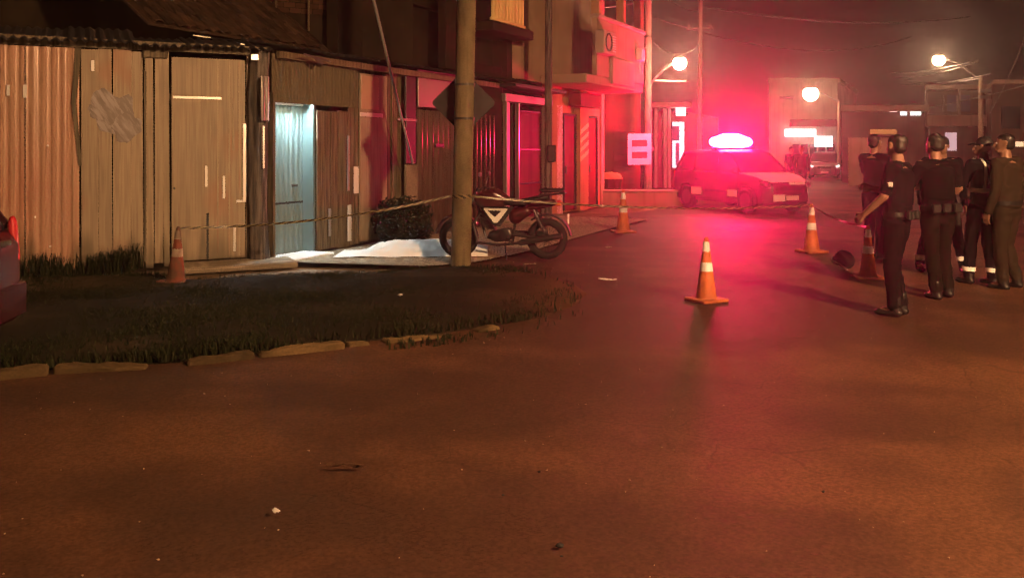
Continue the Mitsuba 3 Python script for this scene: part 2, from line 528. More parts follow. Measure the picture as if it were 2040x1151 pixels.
thing('ground', 'dusty brown earth reaching to the far buildings', '', kind='structure')
put('ground', box(-400, 400, -200, 600, -0.6, -0.05), 'm_earth')
road = sg.Polygon([(-22, -4), (16, -4), (15, 12), (13, 20), (24, 60), (14.5, 60), (6.5, 33.5), (4.4, 24.8), (1.4, 20.0), (-0.6, 15.6), (-1.4, 12.0), (-3, 8.5), (-22, 3.0)])
rd, _ = grid_sheet(road, 0.30, z_road)
thing('road', 'worn brown asphalt road with dusty patches', '', kind='structure')
put('road', rd, 'm_road', smooth=True)
thing('verge', 'dark soil verge between the road and the fence', '', kind='structure')
inner = verge_poly


def z_verge(x, y):
    p = np.stack([x, y, 0 * x], -1)
    e = np.array([inner.exterior.distance(sg.Point(a, b)) for a, b in zip(x, y)])
    return -0.02 + np.clip(e / 0.35, 0, 1) * (0.075 + 0.05 * meshkit.fbm(p * 1.1, 3, seed=5)) 


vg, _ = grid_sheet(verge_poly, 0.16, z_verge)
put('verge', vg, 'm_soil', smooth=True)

# pavement along the street wall, a concrete apron along the fence
pv = sg.Polygon([tuple((C + U * a - UI * b)[:2]) for a, b in ((-0.15, 0.0), (0.2, 1.55), (0.5, 2.35), (1.2, 2.75), (3, 2.8), (6, 2.6), (9.7, 2.5), (9.7, 0.0))])
thing('pavement', 'dusty concrete pavement in front of the street wall', '', kind='structure')
pm, _ = grid_sheet(pv, 0.2, lambda x, y: 0.035 + 0.012 * (meshkit.fbm(np.stack([x, y, 0 * x], -1) * 1.5, 2, seed=9) - 0.5))
put('pavement', pm, 'm_concrete', smooth=True)
ap = mv(box(-1.25, 0.25, -0.62, 0.0, -0.02, 0.075, 0.02), M=MW)
thing('fence_path', 'pale concrete strip at the foot of the plank fence', '', kind='structure')
put('fence_path', ap, 'm_concrete')

# kerb: short weathered stones, half buried, with a gap
thing('kerb', 'broken sandy kerb along the grass verge', '', kind='structure')
kl = shapely.LineString([G(x, y)[:2] for x, y in [(-420, 806), (0, 752), (150, 745), (300, 738)]])
kl2 = shapely.LineString([G(x, y)[:2] for x, y in [(372, 732), (560, 710), (740, 688)]])
kl3 = shapely.LineString([G(x, y)[:2] for x, y in [(770, 688), (870, 675), (1000, 657)]])
for line, h, gapl in ((kl, 0.055, 0.0), (kl2, 0.050, 0.004), (kl3, 0.03, 0.14)):
    s = 0.0
    while s < line.length - 0.15:
        L = min(rng.uniform(0.45, 0.85), line.length - s)
        a, b = np.array(line.interpolate(s + 0.01).coords[0]), np.array(line.interpolate(s + L - 0.015).coords[0])
        d = (b - a) / np.linalg.norm(b - a)
        n = np.array([-d[1], d[0]])
        w = rng.uniform(0.10, 0.15)
        Lb = np.linalg.norm(b - a)
        m = box(0, Lb, 0.0, w, -0.06, h, 0.015).subdivide_to_size(0.06)
        vq = m.vertices.copy()
        nz = meshkit.fbm(np.column_stack([vq + [a[0], a[1], 0]]) * 7.0, 3, seed=41) - 0.5
        ends = np.clip(np.minimum(vq[:, 0], Lb - vq[:, 0]) / 0.04, 0, 1)
        vq[:, 2] = np.where(vq[:, 2] > 0, vq[:, 2] * (0.82 + 0.18 * ends) + nz * 0.045, vq[:, 2])
        vq[:, 1] += nz * 0.05
        m = trimesh.Trimesh(vq, m.faces, process=False)
        M = frame((*a, 0.0), (*d, 0), (*n, 0))
        M = M @ trimesh.transformations.euler_matrix(rng.uniform(-.10, .06), rng.uniform(-.05, .05), rng.uniform(-.05, .05))
        part('kerb', 'stone', mv(m, M=M), 'm_kerb', tone=rng.random())
        s += L + gapl * rng.random() * 3
# grass over the verge: stuff
def blades(poly, count, hmin, hmax, zf, seed, lean=0.5, wide=0.006):
    r = np.random.default_rng(seed)
    x0, y0, x1, y1 = poly.bounds
    q = np.column_stack([r.uniform(x0, x1, count * 3), r.uniform(y0, y1, count * 3)])
    q = q[shapely.contains_xy(poly, q[:, 0], q[:, 1])]
    cl = meshkit.fbm(np.column_stack([q * 1.6, 0 * q[:, :1]]), 3, seed=seed)
    q = q[r.random(len(q)) < np.clip((cl - 0.32) * 3.2, 0.12, 1) * np.clip((0.8 - q[:, 0]) / 1.6, 0.02, 1)][:count]
    n = len(q)
    h = r.uniform(hmin, hmax, n) * (0.6 + 0.9 * meshkit.fbm(np.column_stack([q * 0.9, 0 * q[:, :1]]), 2, seed=seed + 1))
    a = r.uniform(0, 2 * np.pi, n)
    dx = np.column_stack([np.cos(a), np.sin(a)]) * wide * r.uniform(0.7, 1.6, (n, 1))
    ld = np.column_stack([np.cos(a + 1.6), np.sin(a + 1.6)]) * (h * lean * r.uniform(0.2, 1.2, n))[:, None]
    z = zf(q)
    v = np.empty((n, 5, 3))
    v[:, 0] = np.column_stack([q - dx, z]); v[:, 1] = np.column_stack([q + dx, z])
    mid = q + ld * 0.35
    v[:, 2] = np.column_stack([mid - dx * 0.8, z + h * 0.62]); v[:, 3] = np.column_stack([mid + dx * 0.8, z + h * 0.62])
    v[:, 4] = np.column_stack([q + ld, z + h])
    k = np.arange(n)[:, None] * 5
    f = np.vstack([k + [0, 1, 3], k + [0, 3, 2], k + [2, 3, 4]])
    uv = np.repeat(np.column_stack([r.random(n), r.random(n)]), 5, 0)
    return trimesh.Trimesh(v.reshape(-1, 3), f, process=False), uv


gm, guv = blades(verge_poly.buffer(-0.06), 60000, 0.035, 0.10, lambda q: 0.02 + 0 * q[:, 0], 11)
single('grass', 'short dark grass covering the verge', 'grass', gm, 'm_leaf', uv=guv, kind='stuff')
wx = sg.Polygon([tuple((C + W * a - WI * b)[:2]) for a, b in ((-5.5, 0.03), (-5.5, 0.9), (-3.0, 0.85), (-2.0, 0.55), (-1.7, 0.03))])
gm, guv = blades(wx, 5200, 0.12, 0.34, lambda q: 0.02 + 0 * q[:, 0], 12, lean=0.35, wide=0.008)
single('weeds', 'tall dark weeds along the foot of the fence', 'weeds', gm, 'm_leaf', uv=guv, kind='stuff')
wy = sg.Polygon([G(x, y)[:2] for x, y in [(760, 690), (880, 676), (1040, 655), (1150, 622), (1190, 590), (1170, 630), (1050, 668), (880, 690), (770, 700)]])
gm, guv = blades(wy, 1500, 0.03, 0.07, lambda q: 0.0 * q[:, 0], 13)
single('edge_grass', 'sparse grass thinning out on the road edge beyond the kerb', 'grass', gm, 'm_leaf', uv=guv, kind='stuff')

# ------------------------------------------------------------------ the plank and sheet fence at left
HF = 2.97
fence = thing('plank_fence', 'tall tan fence of patched tin sheets and upright planks ending at the dark corner post', 'fence')


def fence_tin(xa, xb, trap, z0, z1, m='m_tin', y=0.0, pitch=0.1, lab=None):
    part(fence, 'tin_sheet', mv(corrugated(xa, xb, z0, z1, pitch, 0.007, y, trap), M=MW), m, smooth=True if not trap else 35, label=lab)


def fence_planks(xa, xb, wmin, wmax, m='m_board', z1=HF, base=0.03, y=0.0):
    x = xa
    while x < xb - 0.03:
        w = min(rng.uniform(wmin, wmax), xb - x)
        t = rng.uniform(0.018, 0.026)
        b = box(0, w - rng.uniform(0.003, 0.009), 0, t, base + rng.uniform(-0.02, 0.05), z1 + rng.uniform(-0.06, 0.03), 0.004)
        sh = rng.uniform(-0.006, 0.006)
        b.apply_transform(trimesh.transformations.rotation_matrix(sh * 0.8, [0, 1, 0]))
        b = mv(b, (x, y + rng.uniform(-0.006, 0.006), 0))
        part(fence, 'plank', mv(b, M=MW), m, tone=rng.random())
        x += w


xs160, xs288, xs340, xs490, xs503 = sw(160), sw(288), sw(340), sw(490), sw(503)
x = -6.4
ti = 0
while x < xs160 - 0.02:
    w = min(0.83, xs160 - x)
    if xs160 - x - w < 0.15:
        w = xs160 - x
    fence_tin(x, x + w - 0.012, True, 0.05, HF - rng.uniform(0, 0.05), y=0.004 * (ti % 2), pitch=0.118)
    x += w
    ti += 1
fence_planks(xs160 + 0.012, xs288 - 0.006, 0.15, 0.24)
fence_planks(xs288 + 0.014, xs340, 0.09, 0.13)
# the plywood door with its metal trim
pd = part(fence, 'plywood_door', mv(box(xs340 + 0.01, xs490 - 0.012, -0.016, 0.012, 0.09, HF - 0.09, 0.004), M=MW), 'm_board', tone=0.31)
part(pd, 'top_rail', mv(box(sw(344), sw(441), -0.034, -0.018, zw(440, 196) - 0.02, zw(440, 196) + 0.018, 0.004), M=MW), 'm_trim', label='bare metal rail across the plywood door')
part(pd, 'edge_strip', mv(box(sw(483), sw(490), -0.036, -0.018, zw(487, 402), zw(487, 246), 0.004), M=MW), 'm_trim', label='bare metal strip down the door edge')
part(pd, 'edge_strip', mv(box(sw(470), sw(482.6), -0.033, -0.018, zw(476, 403), zw(476, 398), 0.003), M=MW), 'm_trim')
for xx, ya, yb in ((408, 330, 372), (443, 350, 395), (462, 196, 300), (464, 450, 500)):
    part(pd, 'batten_glint', mv(box(sw(xx), sw(xx + 5), -0.030, -0.0165, zw(xx, yb), zw(xx, ya), 0.003), M=MW), 'm_trim' if xx != 462 else 'm_board', tone=0.7 if xx == 462 else None)  # upper two pale strips paint in lamp glints, the others are battens
part(pd, 'battens', mv(cat(*[box(sw(a), sw(a + 3), -0.024, -0.0165, 0.12, HF - 0.12) for a in (432, 455, 475)]), M=MW), 'm_board', tone=0.52)
part(pd, 'crack', mv(box(sw(411), sw(415.5), -0.0185, -0.0165, zw(413, 526), zw(413, 424)), M=MW), 'm_black', label='dark split in the lower door')
fence_planks(xs490, xs503, 0.05, 0.08)
# rails behind, dark bolt heads, plates painted as lamp glints, the scuffed patch and rust strip
part(fence, 'rail', mv(box(-6.4, xs503, 0.04, 0.10, 0.55, 0.63), M=MW), 'm_boarddark')
part(fence, 'rail', mv(box(-6.4, xs503, 0.04, 0.10, 2.3, 2.38), M=MW), 'm_boarddark')
for xx, yy, hh in ((13, 180, 22), (46, 182, 26), (181, 131, 22)):
    part(fence, 'glint_plate', mv(box(sw(xx), sw(xx + 7), -0.032, -0.014, zw(xx, yy + hh / 2), zw(xx, yy - hh / 2), 0.003), M=MW), 'm_trim', label='bright plate painted in as a lamp glint on the sheet' if xx == 13 else None)  # bright plates stand in for lamp glints on the ribs
for xx, yy in ((347, 375), (95, 290), (70, 432), (100, 490)):
    part(fence, 'bolt_head', mv(lathe([(0, 0), (0.014, 0), (0.014, 0.008), (0, 0.012)], 10), M=MW @ frame((sw(xx), -0.017, zw(xx, yy)), (1, 0, 0), (0, 0, 1), (0, -1, 0))), 'm_darkmetal' if xx == 347 else 'm_trim')
for i_, (cx_, cy_, rx_, ry_) in enumerate(((228, 236, 50, 44), (206, 214, 30, 34), (250, 252, 32, 26))):
    an_ = np.linspace(0, 2 * np.pi, 34, endpoint=False)
    rr_ = 0.68 + 0.62 * meshkit.noise(np.column_stack([np.cos(an_) * 2.1 + 5 * i_, np.sin(an_) * 2.1, 0 * an_]), 51) * np.where(np.arange(34) % 3 == 0, 0.86, 1.0)
    pg_ = [(sw(cx_ + rx_ * q * math.cos(t_)), zw(cx_ + rx_ * q * math.cos(t_), cy_ + ry_ * q * math.sin(t_))) for q, t_ in zip(rr_, an_)]
    part(fence, 'scuffed_patch', mv(prism(sg.Polygon(pg_).buffer(0), 0.003), M=MW @ frame((0, -0.0125 - 0.004 * i_, 0), (1, 0, 0), (0, 0, 1), (0, -1, 0))), 'm_scuff', label='grey scuffed patch torn over the planks' if i_ == 0 else None, tone=0.3 * i_)
pf = [(sw(x), zw(x, y)) for x, y in [(150, 90), (163, 90), (152, 205), (163, 330), (156, 330), (142, 205)]]
part(fence, 'sheet_gap', mv(prism(pf, 0.006), M=MW @ frame((0, -0.0195, 0), (1, 0, 0), (0, 0, 1), (0, -1, 0))), 'm_boarddark', label='dark lapped seam between tin sheets and planks', tone=0.1)
part(fence, 'sheet_gap', mv(box(sw(287), sw(291.5), -0.006, 0.006, 0.1, HF - 0.3), M=MW), 'm_boarddark', tone=0.2)
part(fence, 'cap_block', mv(box(sw(284), sw(334), -0.05, 0.0, zw(300, 116), zw(300, 88), 0.01), M=MW), 'm_boarddark', tone=0.3, label='dark block under the eave')
# eave over the fence: dark roofing with a ragged front
eave = thing('fence_eave', 'dark ragged strip of roofing along the top of the plank fence', 'roof')
x = -6.4
while x < -0.02:
    w = min(rng.uniform(0.5, 0.9), 0.0 - x)
    z = HF + rng.uniform(-0.015, 0.03)
    m = corrugated(x, x + w + 0.03, 0, 1.1, 0.12, 0.016)
    tilt = rng.uniform(-0.04, 0.04)
    M = MW @ frame((0, -0.26 + rng.uniform(-0.03, 0.03), z + 0.02), (1, 0, 0), (0, -0.24, 0.97), (0, 0.97, 0.24 + tilt))
    part(eave, 'roof_sheet', mv(m, M=M), 'm_darkmetal', smooth=True)
    x += w
part(eave, 'fascia', mv(box(-6.4, -0.03, -0.06, -0.02, HF - 0.02, HF + 0.10), M=MW), 'm_boarddark', tone=0.05)
for xx, yy, w in ((380, 75, 34), (472, 92, 10)):
    part(eave, 'edge_glint', mv(bar((sw(xx), -0.265, zw(xx, yy)), (sw(xx + w), -0.262, zw(xx + w, yy + w * 0.13)), 0.012, 0.016), M=MW), 'm_alu')  # metal strips painting in highlights along the roof edge

# the corner post: a rough trunk with a crumpled tin cap
post = thing('corner_post', 'rough dark tree trunk post between the plywood door and the cyan door', 'post')
zz = np.linspace(-0.1, 3.02, 40)
pv_ = []
na = 20
for i, z in enumerate(zz):
    for a in np.arange(na) * 2 * np.pi / na:
        r = 0.125 + 0.05 * max(0, 0.5 - z) ** 1.3 + 0.05 * (meshkit.fbm(np.array([[math.cos(a) * 1.6, math.sin(a) * 1.6, z * 1.7]]), 3, seed=4)[0] - 0.5) + 0.012 * math.sin(a * 5 + z)
        pv_.append((r * math.cos(a) - 0.03 * math.sin(z * 1.1), r * math.sin(a), z))
pf_ = [(i * na + j, i * na + (j + 1) % na, (i + 1) * na + (j + 1) % na) for i in range(39) for j in range(na)] + [(i * na + j, (i + 1) * na + (j + 1) % na, (i + 1) * na + j) for i in range(39) for j in range(na)]
pm = trimesh.Trimesh(np.array(pv_ + [(0, 0, 3.03)]), np.array(pf_ + [(39 * na + j, 39 * na + (j + 1) % na, 40 * na) for j in range(na)]), process=False)
pc = C + np.array([-0.12, -0.14, 0])
part(post, 'trunk', mv(pm, pc), 'm_bark', smooth=True)
ft = corrugated(-0.07, 0.06, 0, 0.62, 0.06, 0.02)
fv = ft.vertices.copy()
fv[:, 1] += 0.03 * np.sin(fv[:, 2] * 9 + fv[:, 0] * 20)
ft = trimesh.Trimesh(fv, ft.faces, process=False)
part(post, 'tin_flashing', mv(ft, M=frame(pc + np.array([0.13, -0.17, 2.02]), W, WI)), 'm_steel', smooth=40, label='crumpled bare tin strip nailed to the post')
part(post, 'tin_cap', mv(box(-0.06, 0.05, -0.03, 0.02, 2.86, 2.95, 0.01), M=frame(pc + np.array([-0.02, -0.16, 0]), W, WI)), 'm_steel')
part(post, 'strip', mv(box(-0.012, 0.012, -0.02, 0.0, 1.35, 1.95, 0.003), M=frame(pc + np.array([0.1, -0.16, 0]), W, WI)), 'm_trim')

# ------------------------------------------------------------------ the shack along the street
EA = 3.1
shack = thing('tin_shack', 'dark shack wall of mixed boards and tin with a lit cyan doorway', 'shack')
sa, sb = su(545), su(628)
zl = 2.30
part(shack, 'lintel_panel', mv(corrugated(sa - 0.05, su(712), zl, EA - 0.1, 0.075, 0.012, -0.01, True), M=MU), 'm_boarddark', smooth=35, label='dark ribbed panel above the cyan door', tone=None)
# doorway: jambs, recessed cyan sheet, threshold whitened for spilled lamplight
part(shack, 'jamb', mv(box(sa - 0.03, sa + 0.015, -0.02, 0.30, 0, zl + 0.13), M=MU), 'm_boarddark', tone=0.2)
part(shack, 'jamb', mv(box(sb - 0.015, sb + 0.03, 0.026, 0.30, 0, zl + 0.13), M=MU), 'm_cyan', tone=0.4)
part(shack, 'doorway_ceiling', mv(box(sa - 0.03, sb + 0.03, 0.0, 0.30, zl + 0.14, zl + 0.17), M=MU), 'm_boarddark', tone=0.3)
door = part(shack, 'door', mv(corrugated(sa + 0.02, sb - 0.02, 0.06, zl + 0.13, 0.115, 0.014, 0.25, True), M=MU), 'm_cyan', smooth=35, label='cyan ribbed metal door sheet')
part(door, 'latch', mv(box(sb - 0.27, sb - 0.15, 0.212, 0.234, 1.05, 1.09, 0.004), M=MU), 'm_darkmetal')
part(door, 'edge_bar', mv(box(sa + 0.022, sb - 0.022, 0.212, 0.230, zl - 0.02, zl + 0.015, 0.003), M=MU), 'm_white')
part(door, 'cross_rail', mv(box(sa + 0.022, sb - 0.022, 0.218, 0.234, 0.80, 0.83, 0.003), M=MU), 'm_darkmetal')
part(shack, 'threshold', mv(box(sa - 0.02, sb + 0.02, -0.35, 0.21, 0.0, 0.06, 0.01), M=MU), 'm_sheet', label='step under the cyan door, whitened for the lamplight spilled there')  # white colour stands in for light spilled at the door foot
part(shack, 'lamp_tube', mv(box(sa + 0.14, sb - 0.14, 0.018, 0.045, zl + 0.03, zl + 0.065), M=MU), 'm_white', em=COOL * L_DOOR, label='white tube lamp hidden under the lintel')
part(shack, 'lamp_blocker', mv(box(sa + 0.1, sb - 0.1, 0.055, 0.065, zl + 0.006, zl + 0.13), M=MU), 'm_darkmetal')  # added plate that keeps the lamp off the door top
# boards right of the door


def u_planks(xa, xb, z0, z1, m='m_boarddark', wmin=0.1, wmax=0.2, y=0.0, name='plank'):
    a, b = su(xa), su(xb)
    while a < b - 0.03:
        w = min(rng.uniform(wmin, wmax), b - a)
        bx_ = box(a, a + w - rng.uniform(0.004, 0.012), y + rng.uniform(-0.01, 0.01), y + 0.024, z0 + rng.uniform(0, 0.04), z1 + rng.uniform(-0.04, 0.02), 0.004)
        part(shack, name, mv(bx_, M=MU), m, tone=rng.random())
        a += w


u_planks(632, 694, 0.04, 2.25)
for xx, ya, yb in ((690, 408, 480), (689, 270, 380), (652, 415, 470)):
    part(shack, 'edge_strip', mv(box(su(xx), su(xx + 6 if xx == 690 else xx + 3.5), -0.045, -0.018, zu(xx, yb), zu(xx, ya), 0.003), M=MU), 'm_trim' if xx == 690 else 'm_alu')
u_planks(694, 716, 0.04, EA - 0.2, m='m_boarddark', wmin=0.08, wmax=0.13)
part(shack, 'white_strip', mv(box(su(702), su(711), -0.04, -0.02, zu(704, 385), zu(704, 332), 0.004), M=MU), 'm_white')
part(shack, 'plywood_panel', mv(box(su(716), su(770), -0.012, 0.012, 0.1, EA - 0.22, 0.004), M=MU), 'm_board', tone=0.77, label='brown plywood panel')
part(shack, 'panel_rail', mv(box(su(715), su(760), -0.034, -0.014, zu(737, 233), zu(737, 225), 0.004), M=MU), 'm_trim')
part(shack, 'panel_rail', mv(box(su(790), su(829), -0.034, -0.014, zu(809, 241), zu(809, 236), 0.003), M=MU), 'm_alu')
part(shack, 'plank', mv(box(su(717), su(752), -0.03, -0.0135, zu(735, 218), zu(735, 152), 0.004), M=MU), 'm_tin', tone=0.5, label='rusty orange plate under the eave')
u_planks(771, 803, 0.04, EA - 0.15, m='m_boarddark', wmin=0.13, wmax=0.2, y=0.03)
part(shack, 'upright', mv(box(su(804), su(827), -0.06, -0.01, 0.03, zu(815, 328), 0.006), M=MU), 'm_concrete', tone=0.5, label='grey upright post of the shack wall')
part(shack, 'upright', mv(box(su(806), su(826), -0.03, 0.01, zu(815, 326), EA - 0.12, 0.006), M=MU), 'm_darkmetal', label='dark upper post of the shack wall')
part(shack, 'tin_sheet', mv(corrugated(su(829), su(1003) - 0.35, 0.04, 2.35, 0.19, 0.028, -0.01), M=MU), 'm_redtin', smooth=True, label='rusty galvanised corrugated sheet', uv=None)
part(shack, 'tin_fascia', mv(box(su(829), su(910), -0.05, -0.02, 2.40, EA - 0.02, 0.004), M=MU), 'm_alu', label='bare metal fascia sheet above the corrugated sheet')
part(shack, 'sheet_lock', mv(box(su(862), su(878), -0.07, -0.04, zu(868, 293), zu(868, 286), 0.004), M=MU), 'm_darkmetal')
u_planks(911, 1003, 2.36, EA, m='m_boarddark', wmin=0.15, wmax=0.22)
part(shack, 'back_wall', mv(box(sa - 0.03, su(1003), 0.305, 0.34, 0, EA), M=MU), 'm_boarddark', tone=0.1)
ro = thing('shack_roof', 'dark corrugated roof edge over the shack wall', 'roof')
a = 0.0
while a < su(985):
    w = min(rng.uniform(0.7, 1.0), su(985) - a)
    M = MU @ frame((0, -0.30 + rng.uniform(-0.03, 0.03), EA - 0.03 + rng.uniform(-0.015, 0.02)), (1, 0, 0), (0, -0.13, 0.99), (0, 0.99, 0.13))
    part(ro, 'roof_sheet', mv(corrugated(a, a + w + 0.03, 0, 1.5, 0.12, 0.016), M=M), 'm_darkmetal', smooth=True)
    a += w
part(ro, 'beam', mv(box(0.05, su(985), -0.12, -0.055, EA - 0.17, EA - 0.07), M=MU), 'm_boarddark', tone=0.15)
part(ro, 'edge_glint', mv(bar((su(572), -0.31, zu(572, 107, 0.2)), (su(626), -0.31, zu(626, 122, 0.2)), 0.012, 0.03), M=MU), 'm_steel')  # steel pieces placed as the pale glints of the roof edge
part(ro, 'edge_glint', mv(bar((su(594), -0.312, zu(594, 115, 0.2)), (su(610), -0.312, zu(610, 126, 0.2)), 0.012, 0.05), M=MU), 'm_steel')
# tiled lean-to and the dark house behind
tiles = thing('tile_roof', 'dim clay tile roof rising behind the shack roof', 'roof')
tile = trimesh.Trimesh(*(lambda n: (np.array([(0.085 * math.cos(a) * k, y, 0.055 * math.sin(a) * k + o) for o in (0, -0.012) for y, k in ((0, 1.0), (0.42, 0.86)) for a in np.linspace(0, math.pi, n)]),
                                    [(j, j + 1, n + j + 1) for j in range(n - 1)] + [(j, n + j + 1, n + j) for j in range(n - 1)] + [(2 * n + j + 1, 2 * n + j, 3 * n + j) for j in range(n - 1)] + [(2 * n + j + 1, 3 * n + j, 3 * n + j + 1) for j in range(n - 1)]
                                    + [(j + 1, j, 2 * n + j) for j in range(n - 1)] + [(j + 1, 2 * n + j, 2 * n + j + 1) for j in range(n - 1)]))(6), process=False)
R0 = MU @ frame((0, 1.2, EA + 0.28), (1, 0, 0), (0, 0.80, 0.60), (0, -0.60, 0.80))
for r in range(8):
    for c in range(17):
        sx = -0.9 + c * 0.215
        if rng.random() < 0.03:
            continue
        M = R0 @ frame((sx + rng.uniform(-0.015, 0.015), r * 0.35 + rng.uniform(-0.015, 0.015), 0.012 * (r % 2) + rng.uniform(0, 0.01)), (math.cos(0.04 * rng.uniform(-1, 1)), math.sin(0.03), 0), (0, 1, 0))
        part(tiles, 'tile', mv(tile, M=M), 'm_tile', tone=rng.random())
part(tiles, 'roof_deck', mv(box(-1.1, 2.9, 0, 2.9, -0.05, -0.015), M=R0), 'm_tile', tone=0.1)
house = thing('brick_house', 'house painted dark as if unlit, rising behind the fence with thin bars against it', 'house')
Mh = frame(C + WI * 3.4, W, WI)
part(house, 'wall', mv(box(-9, 3.4, 0, 0.25, 0, 8.5), M=Mh), 'm_shadewall')
part(house, 'slab_edge', mv(box(-9, 3.4, -0.10, 0, 4.72, 4.92, 0.01), M=Mh), 'm_shadewall')
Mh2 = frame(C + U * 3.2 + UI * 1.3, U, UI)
part(house, 'side_wall', mv(box(0.0, 5.0, 0, 0.25, 0, 8.5), M=Mh2), 'm_shadewall')
part(house, 'side_slab', mv(box(0.0, 5.0, -0.16, 0, 4.6, 4.8, 0.01), M=Mh2), 'm_shadewall')
for xx in (300, 400, 475, 550, 615, 676):
    t = (xx - CX) / F
    oy = C + WI * 3.25
    s = (oy[1] * t - oy[0]) / (W[0] - W[1] * t)
    d = oy[1] + s * W[1]
    zb = H - ((50 if xx == 400 else 26 if xx == 300 else 62) - HY) / F * d
    part(house, 'bar', mv(tube([(s, -0.15, zb), (s + 0.01, -0.15, zb + 3.0)], 0.030 if xx == 400 else 0.02, 8), M=Mh), 'm_alu' if xx == 400 else 'm_shadewall' if xx == 676 else 'm_boarddark', smooth=40, tone=None)
for r in range(6):
    for c in range(26):
        xa = -3.4 + c * 0.21 + 0.105 * (r % 2)
        part(house, 'brick', mv(box(xa, xa + 0.197, -0.02 - rng.uniform(0, 0.006), 0.02, 4.12 + r * 0.1, 4.12 + r * 0.1 + 0.088), M=Mh), 'm_brick', tone=rng.random())
# bush and heap against the shack, leaning pole
single('leaning_pole', 'thin pale pole leaning across the dark roof onto the shack wall', 'pole',
       tube([P(823, 326, 15.1), P(796, 218, 14.6), P(744, 0, 13.7), P(730, -60, 13.5)], [0.022, 0.024, 0.028, 0.028], 10), 'm_alu', smooth=40)

# ------------------------------------------------------------------ shrubs
def shrub(key, centre, rad, n, seed, leaf=0.035):
    r = np.random.default_rng(seed)
    q = r.normal(size=(n, 3))
    q /= np.linalg.norm(q, axis=1, keepdims=True)
    lump = 0.62 + 0.75 * (meshkit.fbm(q * 2.2 + seed, 3, seed=seed) - 0.25)
    q = q * (r.random((n, 1)) ** 0.45) * lump[:, None] * np.asarray(rad)
    q = q[q[:, 2] > -rad[2] * 0.95]
    n = len(q)
    a = r.normal(size=(n, 3)); a /= np.linalg.norm(a, axis=1, keepdims=True)
    b = np.cross(a, r.normal(size=(n, 3))); b /= np.linalg.norm(b, axis=1, keepdims=True)
    L = leaf * r.uniform(0.7, 1.5, (n, 1))
    v = np.stack([q - b * L * 0.4, q + a * L * 0.9, q + b * L * 0.4, q - a * L], 1) + np.asarray(centre)
    k = np.arange(n)[:, None] * 4
    part(key, 'foliage', trimesh.Trimesh(v.reshape(-1, 3), np.vstack([k + [0, 1, 2], k + [0, 2, 3]]), process=False), 'm_leaf',
         uv=np.repeat(np.column_stack([r.random(n), r.random(n)]), 4, 0))
    for i in range(4):
        e = np.asarray(centre) + np.array([r.uniform(-.5, .5) * rad[0], r.uniform(-.5, .5) * rad[1], rad[2] * 0.3])
        s = np.asarray(centre) * [1, 1, 0] + [r.uniform(-.05, .05), r.uniform(-.05, .05), 0.0]
        part(key, 'stem', tube([s, (s + e) / 2 + r.uniform(-.04, .04, 3), e], [0.014, 0.011, 0.006], 6), 'm_bark')


k = thing('shrub', 'dark leafy shrub against the shack wall behind the white sheet', 'shrub')
c = C + U * su(755) - UI * 0.45
shrub(k, (c[0], c[1], 0.42), (0.62, 0.42, 0.55), 4200, 21)
k = thing('shrub', 'small dark shrub between the leaning plank boards and the corrugated sheet', 'shrub')
c = C + U * su(790) - UI * 0.35
labels[k]['label'] = 'smaller dark shrub under the grey upright of the shack wall'
shrub(k, (c[0], c[1], 0.34), (0.40, 0.3, 0.45), 2400, 22)

# ------------------------------------------------------------------ the near pole with the back of a diamond sign
pole = thing('utility_pole', 'thick tapered concrete pole standing on the verge before the motorcycle', 'pole')
b0 = G(918, 529)
zz = np.linspace(-0.1, 7.5, 24)
m = tube([(b0[0] + 0.022 * z, b0[1], z) for z in zz], [0.140 - 0.0028 * z for z in zz], 28)
part(pole, 'shaft', m, 'm_pole', smooth=40)
part(pole, 'metal_band', mv(lathe([(0.139, 0), (0.146, 0), (0.146, 0.03), (0.139, 0.03), (0.139, 0)], 28), (b0[0] + 0.022 * 2.05, b0[1], 2.03)), 'm_darkmetal')
part(pole, 'metal_band', mv(lathe([(0.138, 0), (0.145, 0), (0.145, 0.03), (0.138, 0.03), (0.138, 0)], 28), (b0[0] + 0.022 * 2.5, b0[1], 2.5)), 'm_darkmetal')
sg_ = thing('road_sign', 'dark back of a diamond road sign behind the thick pole', 'sign')
Ms = frame((b0[0] + 0.03, b0[1] + 0.17, H + 95 / F * 12.4), (1, 0.0, 0), (0, 0, 1), (0, -1, 0))
dia = sg.Polygon([(0, 0.46), (0.46, 0), (0, -0.46), (-0.46, 0)]).buffer(-0.05).buffer(0.05)
part(sg_, 'plate', mv(prism(dia, 0.006), M=Ms), 'm_black')
part(sg_, 'bracket', mv(box(-0.25, 0.25, 0.04, 0.075, 0.006, 0.026), M=Ms), 'm_black')
part(sg_, 'bracket', mv(box(-0.25, 0.25, -0.075, -0.04, 0.006, 0.026), M=Ms), 'm_black')

